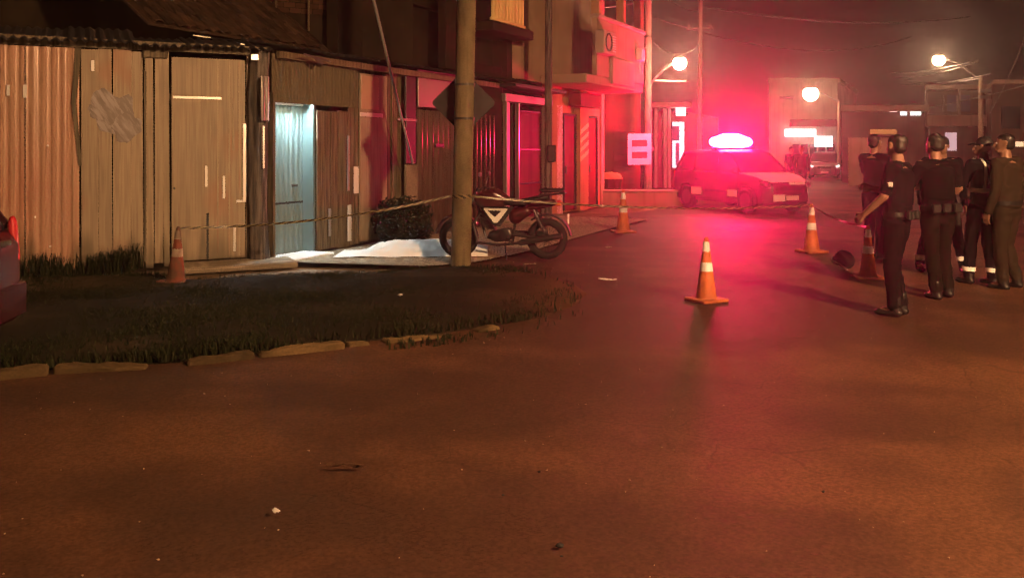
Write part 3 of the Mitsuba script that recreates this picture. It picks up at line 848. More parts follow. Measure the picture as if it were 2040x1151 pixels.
# ------------------------------------------------------------------ the white sheet on the pavement
sx0, sx1 = -2.62, -0.36
gx, gy = np.meshgrid(np.linspace(sx0, sx1, 170), np.linspace(12.86, 13.72, 70), indexing='ij')
tt = (gx - sx0) / (sx1 - sx0)
vv = (gy - 12.86) / 0.86
prof = np.interp(tt, [0, 0.06, 0.16, 0.27, 0.38, 0.60, 0.78, 0.88, 1.0], [0.0, 0.012, 0.05, 0.17, 0.22, 0.205, 0.19, 0.14, 0.09])
across = np.clip(np.sin(np.pi * np.clip((vv - 0.04) / 0.92, 0, 1)), 0, 1) ** 0.55
q = np.stack([gx * 3.2, gy * 3.2, 0 * gx], -1)
fold = (meshkit.fbm(np.stack([gx * 2.1 + gy * 1.2, gy * 3.4 - gx, 0 * gx], -1), 4, seed=31) - 0.5)
ridge = 1 - np.abs(2 * meshkit.fbm(np.stack([gx * 4.2 - gy * 3, gy * 3.4 + gx * 0.9, 0 * gx], -1), 3, seed=33) - 1)
gz = 0.047 + prof * across + (fold * 0.085 + (ridge - 0.75) * 0.055) * (0.25 + 0.9 * across * np.minimum(prof / 0.15, 1))
gz = np.maximum(gz, 0.044)
edge = 0.06 * (meshkit.fbm(np.stack([gx * 2.0, 0 * gx, 0 * gx], -1), 3, seed=35) - 0.5)
gyy = gy + edge * (1 - vv) * 2.0 + 0.05 * (meshkit.fbm(np.stack([gx * 1.5, gy * 0 + 3, 0 * gx], -1), 3, seed=36) - 0.5) * vv + 0.10 * tt
v = np.stack([gx, gyy, gz], -1).reshape(-1, 3)
n1, n2 = gx.shape
ii, jj = np.meshgrid(np.arange(n1 - 1), np.arange(n2 - 1), indexing='ij')
a = (ii * n2 + jj).ravel()
f = np.vstack([np.column_stack([a, a + n2, a + n2 + 1]), np.column_stack([a, a + n2 + 1, a + 1])])
N = len(v)
ring = [i * n2 for i in range(n1)] + [(n1 - 1) * n2 + j for j in range(1, n2)] + [i * n2 + n2 - 1 for i in range(n1 - 2, -1, -1)] + [j for j in range(n2 - 2, 0, -1)]
side = []
for p_, q_ in zip(ring, ring[1:] + ring[:1]):
    side += [(p_, N + p_, N + q_), (p_, N + q_, q_)]
sh = trimesh.Trimesh(np.vstack([v, v - [0, 0, 0.004]]), np.vstack([f, f[:, ::-1] + N, np.array(side)]), process=False)
single('white_sheet', 'rumpled white sheet draped over a low mound on the pavement', 'sheet', sh, 'm_sheet', smooth=50)

# ------------------------------------------------------------------ the motorcycle (front to the left)
moto = thing('motorcycle', 'dark red motorcycle with white side emblem parked behind the thick pole', 'motorcycle')
cw = G(1090, 521)
MB = frame((cw[0], cw[1] + 0.05, 0.03), (-0.985, 0.17, 0) / np.linalg.norm((0.985, 0.17)), (-0.17, -0.985, 0) / np.linalg.norm((0.985, 0.17)))   # x forward (left), y towards the camera


def wheel(xc, R=0.298):
    w = part(moto, 'wheel', mv(lathe([(0.03, -0.05), (0.03, 0.05), (0.0, 0.05)] [:0] + [(0.02, -0.055), (0.045, -0.055), (0.045, 0.055), (0.02, 0.055), (0.02, -0.055)], 16), M=MB @ frame((xc, 0, R), (1, 0, 0), (0, 0, 1), (0, -1, 0))), 'm_enginealu', smooth=40)
    part(w, 'tyre', mv(torus(R - 0.055, 0.056, 40, 12), M=MB @ frame((xc, 0, R), (1, 0, 0), (0, 1, 0))), 'm_rubber', smooth=True)
    part(w, 'rim', mv(lathe([(R - 0.105, -0.02), (R - 0.083, -0.03), (R - 0.083, 0.03), (R - 0.105, 0.02), (R - 0.105, -0.02)], 40), M=MB @ frame((xc, 0, R), (1, 0, 0), (0, 0, 1), (0, -1, 0))), 'm_enginealu', smooth=40)
    sp = []
    for i in range(24):
        a = 2 * math.pi * i / 24
        s = 0.035 if i % 2 else -0.035
        b = a + (0.28 if (i // 2) % 2 else -0.28)
        sp.append(tube([(xc + 0.043 * math.cos(b), s, R + 0.043 * math.sin(b)), (xc + (R - 0.1) * math.cos(a), 0, R + (R - 0.1) * math.sin(a))], 0.003, 5))
    part(w, 'spokes', mv(cat(sp), M=MB), 'm_darkmetal')


wheel(0.0)
wheel(1.31)


def mpart(name, mesh, m, smooth=True, parent=None, **k):
    return part(parent or moto, name, mv(mesh, M=MB), m, smooth=smooth, **k)


mpart('fork', cat(tube([(1.31, 0.085, 0.30), (1.07, 0.085, 0.92)], [0.024, 0.018], 10), tube([(1.31, -0.085, 0.30), (1.07, -0.085, 0.92)], [0.024, 0.018], 10)), 'm_enginealu', 40)
fe = [(1.31 + 0.335 * math.cos(a), 0.30 + 0.335 * math.sin(a)) for a in np.linspace(0.2, 2.5, 14)]
mpart('front_mudguard', tri(m3.Manifold.batch_boolean([hull(((a[0], -0.05, a[1]), 0.014), ((a[0], 0.05, a[1]), 0.014), ((b[0], -0.05, b[1]), 0.014), ((b[0], 0.05, b[1]), 0.014)) for a, b in zip(fe, fe[1:])], m3.OpType.Add)), 'm_bikered', 40)
mpart('tank', blend([hull(((0.98, 0, 0.86), (0.10, 0.10, 0.08)), ((0.78, 0, 0.93), (0.13, 0.15, 0.10)), ((0.60, 0, 0.84), (0.08, 0.09, 0.07)), ((0.85, 0, 0.78), (0.16, 0.14, 0.06)))], 0.03), 'm_bikered')
mpart('fuel_cap', mv(lathe([(0, 0), (0.035, 0), (0.035, 0.015), (0, 0.02)], 16), (0.80, 0, 1.02)), 'm_chrome', 40)
mpart('seat', blend([hull(((0.60, 0, 0.82), (0.06, 0.11, 0.045)), ((0.36, 0, 0.80), (0.08, 0.13, 0.05))), hull(((0.36, 0, 0.82), (0.07, 0.12, 0.05)), ((0.02, 0, 0.90), (0.07, 0.10, 0.045)))], 0.03), 'm_black')
mpart('tail_cowl', blend([hull(((0.30, 0, 0.73), (0.08, 0.11, 0.05)), ((-0.08, 0, 0.82), (0.06, 0.08, 0.05)))], 0.03), 'm_bikered')
mpart('rear_rack', cat(tube([(0.12, 0.10, 0.92), (-0.28, 0.10, 0.955)], 0.011, 8), tube([(0.12, -0.10, 0.92), (-0.28, -0.10, 0.955)], 0.011, 8), *[tube([(x, -0.1, 0.958 - 0.09 * (x + 0.28)), (x, 0.1, 0.958 - 0.09 * (x + 0.28))], 0.008, 6) for x in (-0.27, -0.15, -0.03, 0.08)]), 'm_darkmetal', 40)
mpart('rear_pad', box(-0.26, 0.10, -0.11, 0.11, 0.965, 1.03, 0.025), 'm_black', 40)
re = [(0.345 * math.cos(a), 0.30 + 0.345 * math.sin(a)) for a in np.linspace(0.9, 3.0, 14)]
mpart('rear_mudguard', tri(m3.Manifold.batch_boolean([hull(((a[0], -0.06, a[1]), 0.012), ((a[0], 0.06, a[1]), 0.012), ((b[0], -0.06, b[1]), 0.012), ((b[0], 0.06, b[1]), 0.012)) for a, b in zip(re, re[1:])], m3.OpType.Add)), 'm_black', 40)
tl = mpart('tail_light', box(-0.20, -0.15, -0.06, 0.06, 0.78, 0.86, 0.015), 'm_taillens', 40)
mpart('number_plate', box(-0.315, -0.305, -0.09, 0.09, 0.52, 0.66), 'm_signwhite', False)
mpart('headlight', lathe([(0, -0.09), (0.05, -0.08), (0.085, -0.02), (0.085, 0.01), (0.07, 0.03), (0, 0.04)], 24).apply_transform(frame((1.15, 0, 0.86), (0, 1, 0), (0, 0, 1), (1, 0, 0))), 'm_chrome', 40)
mpart('handlebar', tube([(0.93, 0.36, 1.01), (0.98, 0.22, 1.03), (1.05, 0.07, 0.95), (1.05, -0.07, 0.95), (0.98, -0.22, 1.03), (0.93, -0.36, 1.01)], 0.012, 8), 'm_darkmetal', 40)
for s in (1, -1):
    mpart('grip', tube([(0.955, s * 0.28, 1.02), (0.925, s * 0.39, 1.005)], 0.018, 10), 'm_black', 40)
    mpart('lever', tube([(0.99, s * 0.27, 1.02), (0.99, s * 0.38, 1.0)], 0.006, 6), 'm_darkmetal', 40)
    mi_ = mpart('mirror_stalk', tube([(0.96, s * 0.25, 1.03), (0.93, s * 0.30, 1.20)], 0.006, 6), 'm_darkmetal', 40)
    mpart('mirror', mv(box(-0.012, 0.012, -0.065, 0.065, -0.035, 0.035, 0.01), (0.92, s * 0.33, 1.23)), 'm_chrome', 40, parent=mi_)
    mpart('indicator', tri(hull(((1.11, s * 0.16, 0.84), (0.035, 0.025, 0.025)))), 'm_orange')
    mpart('rear_indicator', tri(hull(((-0.19, s * 0.15, 0.80), (0.035, 0.025, 0.025)))), 'm_orange')
    mpart('shock_absorber', cat(tube([(0.02, s * 0.11, 0.40), (0.18, s * 0.11, 0.72)], 0.014, 8), *[mv(torus(0.03, 0.006, 14, 6), M=frame((0.05 + 0.012 * i, s * 0.11, 0.46 + 0.024 * i), (1, 0, 0), (0, 0.45, 0.89), (0, -0.89, 0.45))) for i in range(9)]), 'm_darkmetal', 40)
    mpart('swingarm', tube([(0.50, s * 0.09, 0.36), (-0.03, s * 0.09, 0.30)], [0.024, 0.018], 8), 'm_darkmetal', 40)
    mpart('footpeg', tube([(0.55, s * 0.13, 0.30), (0.55, s * 0.25, 0.31)], 0.013, 8), 'm_rubber', 40)
mpart('frame', cat(tube([(1.06, 0, 0.92), (0.98, 0, 0.60), (0.90, 0, 0.30), (0.50, 0, 0.25), (0.46, 0, 0.60), (0.30, 0, 0.74)], 0.022, 8), tube([(1.04, 0, 0.86), (0.60, 0, 0.72), (0.10, 0, 0.76)], 0.02, 8)), 'm_darkmetal', 40)
en = mpart('engine', blend([hull(((0.72, 0, 0.33), (0.15, 0.12, 0.09)), ((0.56, 0, 0.36), (0.09, 0.13, 0.09)))], 0.03), 'm_enginealu')
mpart('cylinder_fins', cat(*[box(0.755 + 0.012 * i, 0.905 + 0.012 * i, -0.075, 0.075, 0.42 + 0.024 * i, 0.432 + 0.024 * i) for i in range(8)]), 'm_enginealu', False, parent=en)
mpart('clutch_cover', lathe([(0, 0), (0.095, 0), (0.095, 0.02), (0.07, 0.035), (0, 0.035)], 24).apply_transform(frame((0.60, 0.115, 0.36), (1, 0, 0), (0, 0, -1), (0, 1, 0))), 'm_darkmetal', 40, parent=en)
mpart('cylinder_head', box(0.85, 0.99, -0.06, 0.06, 0.612, 0.69, 0.02), 'm_enginealu', 40, parent=en)
mpart('exhaust', tube([(0.99, 0.05, 0.64), (1.08, 0.08, 0.50), (1.00, 0.12, 0.24), (0.70, 0.14, 0.21), (0.40, 0.15, 0.24), (0.36, 0.155, 0.25), (-0.24, 0.17, 0.36)], [0.02, 0.02, 0.02, 0.02, 0.022, 0.045, 0.042], 12), 'm_darkmetal', 40)
# the side panel emblem: a white downward triangle with a dark opening
emb = sg.Polygon([(0.92, 0.745), (0.54, 0.735), (0.70, 0.53), (0.755, 0.53)]).buffer(-0.012).buffer(0.012)
emb = emb.difference(sg.Polygon([(0.83, 0.70), (0.66, 0.695), (0.74, 0.62)]).buffer(0.008))
mpart('side_panel', prism(sg.Polygon([(0.97, 0.77), (0.46, 0.76), (0.66, 0.48), (0.77, 0.48)]), 0.012).apply_transform(frame((0, 0.148, 0), (1, 0, 0), (0, 0, 1), (0, -1, 0))), 'm_black', False)
mpart('emblem', prism(emb, 0.008).apply_transform(frame((0, 0.160, 0), (1, 0, 0), (0, 0, 1), (0, -1, 0))), 'm_white', False, label='white triangular emblem on the side panel')
mpart('battery_cover', blend([hull(((0.46, 0, 0.62), (0.10, 0.14, 0.12)), ((0.30, 0, 0.70), (0.10, 0.13, 0.07)))], 0.03), 'm_bikered')
mpart('chain_guard', box(0.0, 0.48, -0.115, -0.10, 0.33, 0.40, 0.006), 'm_black', 40)
mpart('side_stand', tube([(0.60, 0.10, 0.24), (0.55, 0.24, 0.0)], 0.012, 8), 'm_darkmetal', 40)

# ------------------------------------------------------------------ cones
def cone(label, x, y, hh, tilt=0.0, dull=False, group='orange and white traffic cones around the scene', z=0.0):
    k = thing('traffic_cone', label, 'traffic cone', group)
    b = G(x, y - 0.10 / 1.6 * 0, z)
    s = hh / 0.72
    M = frame((b[0], b[1] + 0.12, z), (1, 0, 0), (0, 1, 0))
    M[:3, :3] = trimesh.transformations.rotation_matrix(tilt, [0, 1, 0])[:3, :3] @ trimesh.transformations.rotation_matrix(rng.uniform(0, 1.5), [0, 0, 1])[:3, :3] * s
    rad = lambda h: 0.115 - 0.093 * (h - 0.03) / 0.69
    part(k, 'base', mv(box(-0.18, 0.18, -0.18, 0.18, 0.0, 0.035, 0.012), M=M), 'm_shadeorange' if dull else 'm_orange')
    part(k, 'body', mv(lathe([(0.0, 0.03), (0.125, 0.035), (rad(0.05), 0.06), (rad(0.70), 0.70), (rad(0.72) - 0.006, 0.72), (0, 0.72)], 28), M=M), 'm_shadeorange' if dull else 'm_orange', smooth=40)
    for h0, h1 in ((0.34, 0.44), (0.56, 0.67)):
        part(k, 'white_band', mv(lathe([(rad(h0), h0), (rad(h0) + 0.003, h0), (rad(h1) + 0.003, h1), (rad(h1), h1), (rad(h0), h0)], 28), M=M), 'm_shadeband' if dull else 'm_band', smooth=40)
    return np.array([b[0], b[1] + 0.12, z]) + M[:3, :3] @ np.array([0, 0, 0.70])


t_mid = cone('traffic cone standing alone on the open road, nearest of the cones', 1412, 603, 0.68)
t_far = cone('traffic cone on the road in front of the police car bumper', 1622, 504, 0.76)
t_left = cone('dull traffic cone on the grass before the tan plywood door', 342, 566, 0.66, 0.05, dull=True, z=0.05)
t_back = cone('distant traffic cone in front of the low street wall', 1243, 464, 0.84)
t_men = cone('traffic cone beside the bare-armed officer and the helmet', 1737, 556, 0.66)


# ------------------------------------------------------------------ caution tape
def tape(label, a, b, sag, w=0.03, tw=2.0):
    a, b = np.asarray(a, float), np.asarray(b, float)
    L = np.linalg.norm(b - a)
    n = int(max(20, L * 14))
    s = np.linspace(0, 1, n)
    p = a + (b - a) * s[:, None]
    p[:, 2] -= sag * 4 * s * (1 - s)
    h = (b - a) / L
    sidev = np.array([-h[1], h[0], 0])
    ang = 0.5 * np.sin(s * tw * L * 0.7 + a[0]) + 0.25 * np.sin(s * L * 5)
    up = np.cos(ang)[:, None] * [0, 0, 1] + np.sin(ang)[:, None] * sidev
    fw = np.cross(up, h)
    v = np.concatenate([p + up * w / 2, p - up * w / 2, p + up * w / 2 + fw * 0.001, p - up * w / 2 + fw * 0.001])
    f = []
    for i in range(n - 1):
        f += [(i, i + 1, n + i + 1), (i, n + i + 1, n + i), (2 * n + i + 1, 2 * n + i, 3 * n + i), (2 * n + i + 1, 3 * n + i, 3 * n + i + 1), (i + 1, i, 2 * n + i), (i + 1, 2 * n + i, 2 * n + i + 1), (n + i, n + i + 1, 3 * n + i + 1), (n + i, 3 * n + i + 1, 3 * n + i)]
    uv = np.column_stack([np.tile(s * L, 4), np.repeat([0, 1, 0, 1], n)])
    single('caution_tape', label, 'tape', trimesh.Trimesh(v, f, process=False), 'm_tape', uv=uv)


wrap = np.array([b0[0], b0[1], 0])
tape('striped tape from the dull cone past the cyan door to the thick pole', t_left, (b0[0] - 0.14, b0[1] - 0.02, 0.97), 0.10)
tape('striped tape from the thick pole to the cone before the police car', (b0[0] + 0.14, b0[1] - 0.02, 0.97), t_far, 0.10)
tape('striped tape from the cone before the police car to the cone by the officer', t_far, t_men, 0.06)
kt = thing('tape_wrap', 'striped tape wound round the thick pole', 'tape')
prof_ = [(0.139, 0.94), (0.142, 0.94), (0.142, 0.99), (0.139, 0.99), (0.139, 0.94)]
tm = lathe(prof_, 32)
uvw = np.column_stack([np.arctan2(tm.vertices[:, 1], tm.vertices[:, 0]) * 0.16, (tm.vertices[:, 2] - 0.94) / 0.05])
put(kt, mv(tm, (b0[0] + 0.02, b0[1], 0)), 'm_tape', uv=uvw)

# ------------------------------------------------------------------ kiosk with red fascia, thin pole, balcony building
ka, kb = su(1003) - 0.1, su(1092)
kiosk = thing('kiosk', 'dark kiosk with a bright fascia band over panelled doors', 'kiosk')
zf0, zf1 = zu(1045, 207), zu(1045, 183)
part(kiosk, 'side_wall', mv(box(ka - 1.3, ka, -0.02, 0.14, 0, zf1 + 0.45), M=MU), 'm_shadewall')
part(kiosk, 'body', mv(box(ka, kb, 0.16, 2.4, 0, zf1 + 0.3), M=MU), 'm_shadewall')
part(kiosk, 'fascia', mv(box(ka - 0.02, kb + 0.02, -0.12, 0.15, zf0, zf1 - 0.10, 0.01), M=MU), 'm_alu', label='bare metal fascia band of the kiosk')
part(kiosk, 'awning', mv(box(ka - 0.2, kb + 0.1, -0.45, 0.3, zf1 + 0.02, zf1 + 0.10, 0.01), M=MU), 'm_darkmetal')
for xx in (1003, 1027, 1080):
    part(kiosk, 'post', mv(box(su(xx), su(xx) + (0.16 if xx != 1027 else 0.07), -0.08, 0.02, 0.03, zf0, 0.008), M=MU), 'm_alu' if xx != 1027 else 'm_steel')
kd = part(kiosk, 'door', mv(box(su(1031), su(1078), 0.02, 0.08, 0.05, zf0 - 0.18, 0.006), M=MU), 'm_maroon')
for yy in (222, 298, 365):
    part(kd, 'rail', mv(box(su(1031), su(1078), -0.012, 0.018, zu(1050, yy) - 0.02, zu(1050, yy) + 0.02, 0.004), M=MU), 'm_darkmetal')
part(kiosk, 'door', mv(box(su(1011), su(1026), 0.04, 0.09, 0.05, zf0 - 0.05, 0.006), M=MU), 'm_black')
part(kiosk, 'step', mv(box(ka, kb, -0.7, 0.0, 0, 0.09, 0.015), M=MU), 'm_concrete', tone=0.4)

tp = thing('utility_pole', 'thin dark pole with a meter box between the kiosk and the balcony building', 'pole')
q = G(1092, 446)
part(tp, 'shaft', tube([(q[0], q[1], -0.1), (q[0] + 0.02, q[1], 8.0)], [0.085, 0.075], 14), 'm_bark', smooth=40)
part(tp, 'meter_box', box(q[0] - 0.02, q[0] + 0.16, q[1] - 0.2, q[1] - 0.07, H - 0.25, H + 0.12, 0.02), 'm_black')

bl = thing('balcony_building', 'tan two storey building with a long balcony over orange shop fronts', 'building')
ba, bb = su(1030), su(1215)
part(bl, 'side_wall', mv(box(ba, ba + 0.25, 0.25, 7, 3.25, 9), M=MU), 'm_shadewall', label='side wall painted dark as if unlit')
part(bl, 'front_wall', mv(box(kb + 0.15, bb, 0.3, 0.55, 0, 3.25), M=MU), 'm_orangewall', label='orange ground floor front')
part(bl, 'upper_wall', mv(box(ba + 0.252, bb, 0.25, 0.5, 3.25, 9), M=MU), 'm_tan')
part(bl, 'end_wall', mv(box(bb, bb + 0.25, 0.26, 7, 0, 9), M=MU), 'm_tan')
# balcony
y0b = -0.95
part(bl, 'balcony_slab', mv(box(kb + 0.1, bb + 0.1, y0b, 0.25, 3.22, 3.44, 0.02), M=MU), 'm_tan')
part(bl, 'balcony_parapet', mv(box(kb + 0.75, bb + 0.12, y0b - 0.02, y0b + 0.12, 3.44, 4.85, 0.015), M=MU), 'm_tan', label='tan balcony parapet')
part(bl, 'parapet_coping', mv(box(kb + 0.75, bb + 0.17, y0b - 0.07, y0b + 0.17, 4.85, 4.95, 0.02), M=MU), 'm_paleblock')
part(bl, 'parapet_end', mv(box(bb + 0.0, bb + 0.12, y0b + 0.121, 0.25, 3.44, 4.85), M=MU), 'm_tan')
part(bl, 'parapet_panel', mv(box(bb - 2.6, bb - 0.9, y0b - 0.10, y0b - 0.022, 3.30, 3.95, 0.01), M=MU), 'm_paleblock')
for s in (kb + 0.9, kb + 2.7, kb + 4.2, bb - 0.15):
    part(bl, 'column', mv(box(s, s + 0.18, y0b - 0.015, y0b + 0.2, 4.95, 9, 0.01), M=MU), 'm_maroon' if s > bb - 1 else 'm_orangewall')
# railings of the left end, their lamplight put into the yellow
r0, r1 = su(962), su(1028)
part(bl, 'side_balcony', mv(box(r0 - 0.1, r1 + 0.3, -0.3, 0.6, 4.08, 4.28, 0.02), M=MU), 'm_shadewall')
nb = 10
for i in range(nb):
    q_ = r0 + i * (r1 - r0) / nb
    part(bl, 'baluster', mv(box(q_, q_ + 0.075, -0.24, -0.19, 4.36, 4.98, 0.006), M=MU), 'm_yellow')
part(bl, 'hand_rail', mv(box(r0 - 0.05, r1, -0.26, -0.17, 4.98, 5.05, 0.01), M=MU), 'm_yellow')
part(bl, 'bottom_rail', mv(box(r0 - 0.05, r1, -0.25, -0.18, 4.30, 4.36, 0.01), M=MU), 'm_yellow')
part(bl, 'dark_wall', mv(box(su(940), ba, 0.62, 0.8, 3.3, 9), M=MU), 'm_shadewall')
ac = thing('air_conditioner', 'boxy air conditioner on the balcony parapet of the tan building', 'air conditioner')
Ma = MU @ frame((su(1122), y0b - 0.30, 3.95), (1, 0, 0), (0, 1, 0))
part(ac, 'case', mv(box(-0.42, 0.42, 0, 0.24, 0, 0.56, 0.02), M=Ma), 'm_paleblock')
part(ac, 'fan_ring', mv(lathe([(0.19, -0.01), (0.22, -0.01), (0.22, 0.012), (0.19, 0.012), (0.19, -0.01)], 24), M=Ma @ frame((-0.10, -0.008, 0.28), (1, 0, 0), (0, 0, 1), (0, -1, 0))), 'm_darkmetal')
for i in range(7):
    part(ac, 'slat', mv(box(0.16, 0.39, -0.012, -0.001, 0.08 + 0.06 * i, 0.105 + 0.06 * i), M=Ma), 'm_white')
bx = thing('junction_box', 'small pale box fixed to the end of the balcony parapet', 'box')
put(bx, mv(cat(box(bb - 0.62, bb - 0.30, y0b - 0.20, y0b - 0.025, 4.05, 4.40, 0.03), tube([(bb - 0.45, y0b - 0.1, 4.05), (bb - 0.45, y0b - 0.1, 3.7)], 0.025, 8)), M=MU), 'm_white')
# ground floor: pilasters, doors, shutter
for xx, mm in ((1108, 'm_orangewall'), (1117, 'm_white'), (1163, 'm_orangewall')):
    part(bl, 'pilaster', mv(box(su(xx), su(xx) + (0.6 if xx != 1117 else 0.35), 0.10, 0.302, 0.0, 2.75 if xx == 1117 else 3.21, 0.01), M=MU), mm)
stripe = [sg.Polygon([(0.0, z), (0.9, z + 0.34), (0.9, z + 0.46), (0.0, z + 0.12)]) for z in np.arange(1.3, 2.2, 0.24)]
for st in stripe:
    part(bl, 'painted_stripe', mv(prism(st.intersection(sg.box(0.01, 0, 0.59, 4)), 0.004), M=MU @ frame((su(1163), 0.0985, 0), (1, 0, 0), (0, 0, 1), (0, -1, 0))), 'm_yellow')
    part(bl, 'painted_stripe', mv(prism(st.intersection(sg.box(0.01, 0, 0.59, 4)), 0.004), M=MU @ frame((su(1127), 0.2975, 0), (1, 0, 0), (0, 0, 1), (0, -1, 0))), 'm_yellow')
for xa, xb in ((1140, 1161), (1186, 1203)):
    d_ = part(bl, 'door', mv(box(su(xa), su(xb), 0.24, 0.302, 0.05, 2.5, 0.006), M=MU), 'm_maroon')
    part(d_, 'frame', mv(cat(box(su(xa) - 0.06, su(xa), 0.2, 0.301, 0.05, 2.56), box(su(xb), su(xb) + 0.06, 0.2, 0.301, 0.05, 2.56), box(su(xa), su(xb), 0.2, 0.301, 2.5, 2.56)), M=MU), 'm_darkmetal')
    part(d_, 'handle', mv(box(su(xa) + 0.1, su(xa) + 0.14, 0.2, 0.239, 1.0, 1.2, 0.005), M=MU), 'm_steel')
part(bl, 'sign_box', mv(box(su(1150), su(1192), -0.1, 0.24, 2.75, 3.12, 0.02), M=MU), 'm_maroon')

# tan plinth, low wall, bin, maroon booth
single('plastered_plinth', 'square tan plastered plinth at the near end of the low street wall', 'plinth', box(*sorted((P(1108, 0, 24.6)[0], P(1163, 0, 24.6)[0])), 24.5, 25.3, -0.05, 1.16, 0.02), 'm_tan')
lw = thing('low_wall', 'low tan wall along the edge of the raised pavement', 'wall')
part(lw, 'wall', box(P(1163, 0, 25.2)[0], P(1364, 0, 25.2)[0], 25.2, 25.5, -0.05, 0.42, 0.015), 'm_tan')
part(lw, 'coping', box(P(1163, 0, 25.2)[0] + 0.01, P(1364, 0, 25.2)[0] + 0.03, 25.16, 25.54, 0.42, 0.48, 0.012), 'm_paleblock')
bn = thing('waste_bin', 'round topped red-brown bin behind the low street wall', 'bin')
part(bn, 'body', mv(lathe([(0, 0), (0.30, 0), (0.36, 0.75), (0, 0.75)], 24), P(1215, 400, 26.4) * [1, 1, 0]), 'm_brick', smooth=40, tone=0.8)
part(bn, 'lid', mv(lathe([(0, 0.75), (0.38, 0.75), (0.38, 0.79), (0.28, 0.92), (0, 0.97)], 24), P(1215, 400, 26.4) * [1, 1, 0]), 'm_orangewall', smooth=40)
mr = thing('maroon_booth', 'plain maroon shop booth between the balcony building and the lamp pole', 'booth')
x0, x1 = P(1206, 0, 29)[0], P(1276, 0, 29)[0]
part(mr, 'wall', box(x0, x1, 29, 33, 0, 3.85), 'm_maroon')
part(mr, 'cornice', box(x0 - 0.05, x1 + 0.06, 28.92, 33, 3.85, 3.95), 'm_maroon')
part(mr, 'shutter', box(x0 + 0.25, x1 - 0.15, 28.965, 28.998, 0.1, 2.45), 'm_maroon')
for i in range(12):
    part(mr, 'slat', box(x0 + 0.27, x1 - 0.17, 28.945, 28.964, 0.14 + i * 0.19, 0.30 + i * 0.19, 0.008), 'm_maroon')
single('hanging_banner', 'tall blank white banner hanging beside the lamp pole', 'banner', box(P(1262, 0, 27.6)[0], P(1279, 0, 27.6)[0], 27.6, 27.63, P(0, 166, 27.6)[2], P(0, -60, 27.6)[2], 0.005), 'm_white')


# ------------------------------------------------------------------ street lamps and poles
def lamp(key, pos, r, power, aim=(0, 0, -1), arm_from=None, col=WARM, weight=1.0):
    """A luminaire: dark hood, glowing bowl, arm."""
    pos = np.asarray(pos, float)
    if arm_from is not None:
        a = np.asarray(arm_from, float)
        mid = (a + pos) / 2 + [0, 0, 0.12 * np.linalg.norm(pos - a)]
        part(key, 'arm', tube([a, mid, pos + [0, 0, r * 0.5]], [0.045, 0.04, 0.035], 8), 'm_alu', smooth=40)
    hd = part(key, 'hood', mv(lathe([(0, 1.02 * r), (0.5 * r, 0.93 * r), (0.72 * r, 0.72 * r), (0.62 * r, 0.72 * r), (0, 0.80 * r)], 24), pos), 'm_alu', smooth=40)
    ang = np.linspace(-0.42 * math.pi, 0.24 * math.pi, 14)
    bowl = lathe([(0, -r)] + [(r * math.cos(a), r * math.sin(a)) for a in ang] + [(0, 0.69 * r)], 28)
    bowl.fix_normals()
    part(hd, 'globe', mv(bowl, pos), 'm_white', smooth=30, em=col * power / (math.pi * r * r), weight=weight)


def pole_(key, x, y, r, h, m='m_concrete', top=0.7, lean=0.0):
    part(key, 'shaft', tube([(x, y, -0.1), (x + lean * h, y, h)], [r, r * top], 14), m, smooth=40)


s1 = thing('street_lamp', 'concrete lamp pole with a two bar sign beside the white banner', 'street lamp')
p1 = P(1291, 300, 28)
pole_(s1, p1[0], p1[1], 0.125, 10, top=0.85)
lamp(s1, P(1354, 126, 26.9), 0.21, L_FAR * 6.5, arm_from=(p1[0] + 0.05, p1[1], P(0, 168, 28)[2]), col=WARM)
part(s1, 'cross_arm', bar((p1[0], p1[1], P(0, 160, 28)[2]), (p1[0] + 1.2, p1[1], P(0, 162, 28)[2]), 0.05, 0.05), 'm_alu')
for zz_ in (2.0, 5.2, 6.4):
    part(s1, 'metal_band', mv(lathe([(0.11, 0), (0.135, 0), (0.135, 0.05), (0.11, 0.05), (0.11, 0)], 20), (p1[0], p1[1], zz_)), 'm_darkmetal')
si = thing('street_sign', 'pale square sign with two red bars on the lamp pole', 'sign')
Msi = frame(P(1274, 297, 27.75) + [0, -0.06, 0], (1, 0, 0.02), (0, 0, 1), (0, -1, 0))
part(si, 'board', mv(prism(sg.box(-0.38, -0.49, 0.36, 0.49).buffer(-0.03).buffer(0.03), 0.03), M=Msi), 'm_signwhite')
for yb in (0.185, -0.185):
    part(si, 'bar', mv(box(-0.25, 0.23, yb - 0.10, yb + 0.10, 0.03, 0.036), M=Msi), 'm_signred')
part(si, 'bracket', mv(box(0.2, 0.45, -0.05, 0.05, -0.06, -0.001), M=Msi), 'm_darkmetal')

s2 = thing('utility_pole', 'slender pale pole behind the police car', 'pole')
p2 = P(1393, 300, 38)
pole_(s2, p2[0], p2[1], 0.11, 12, m='m_paleblock', lean=0.008)
part(s2, 'cross_arm', bar((p2[0] - 0.5, p2[1], P(0, 57, 38)[2]), (p2[0] + 0.6, p2[1], P(0, 57, 38)[2]), 0.07, 0.08), 'm_alu')
for dx in (-0.45, 0.5):
    part(s2, 'insulator', mv(lathe([(0, 0), (0.05, 0), (0.06, 0.06), (0.03, 0.14), (0, 0.15)], 10), (p2[0] + dx, p2[1], P(0, 57, 38)[2] + 0.04)), 'm_white', smooth=40)

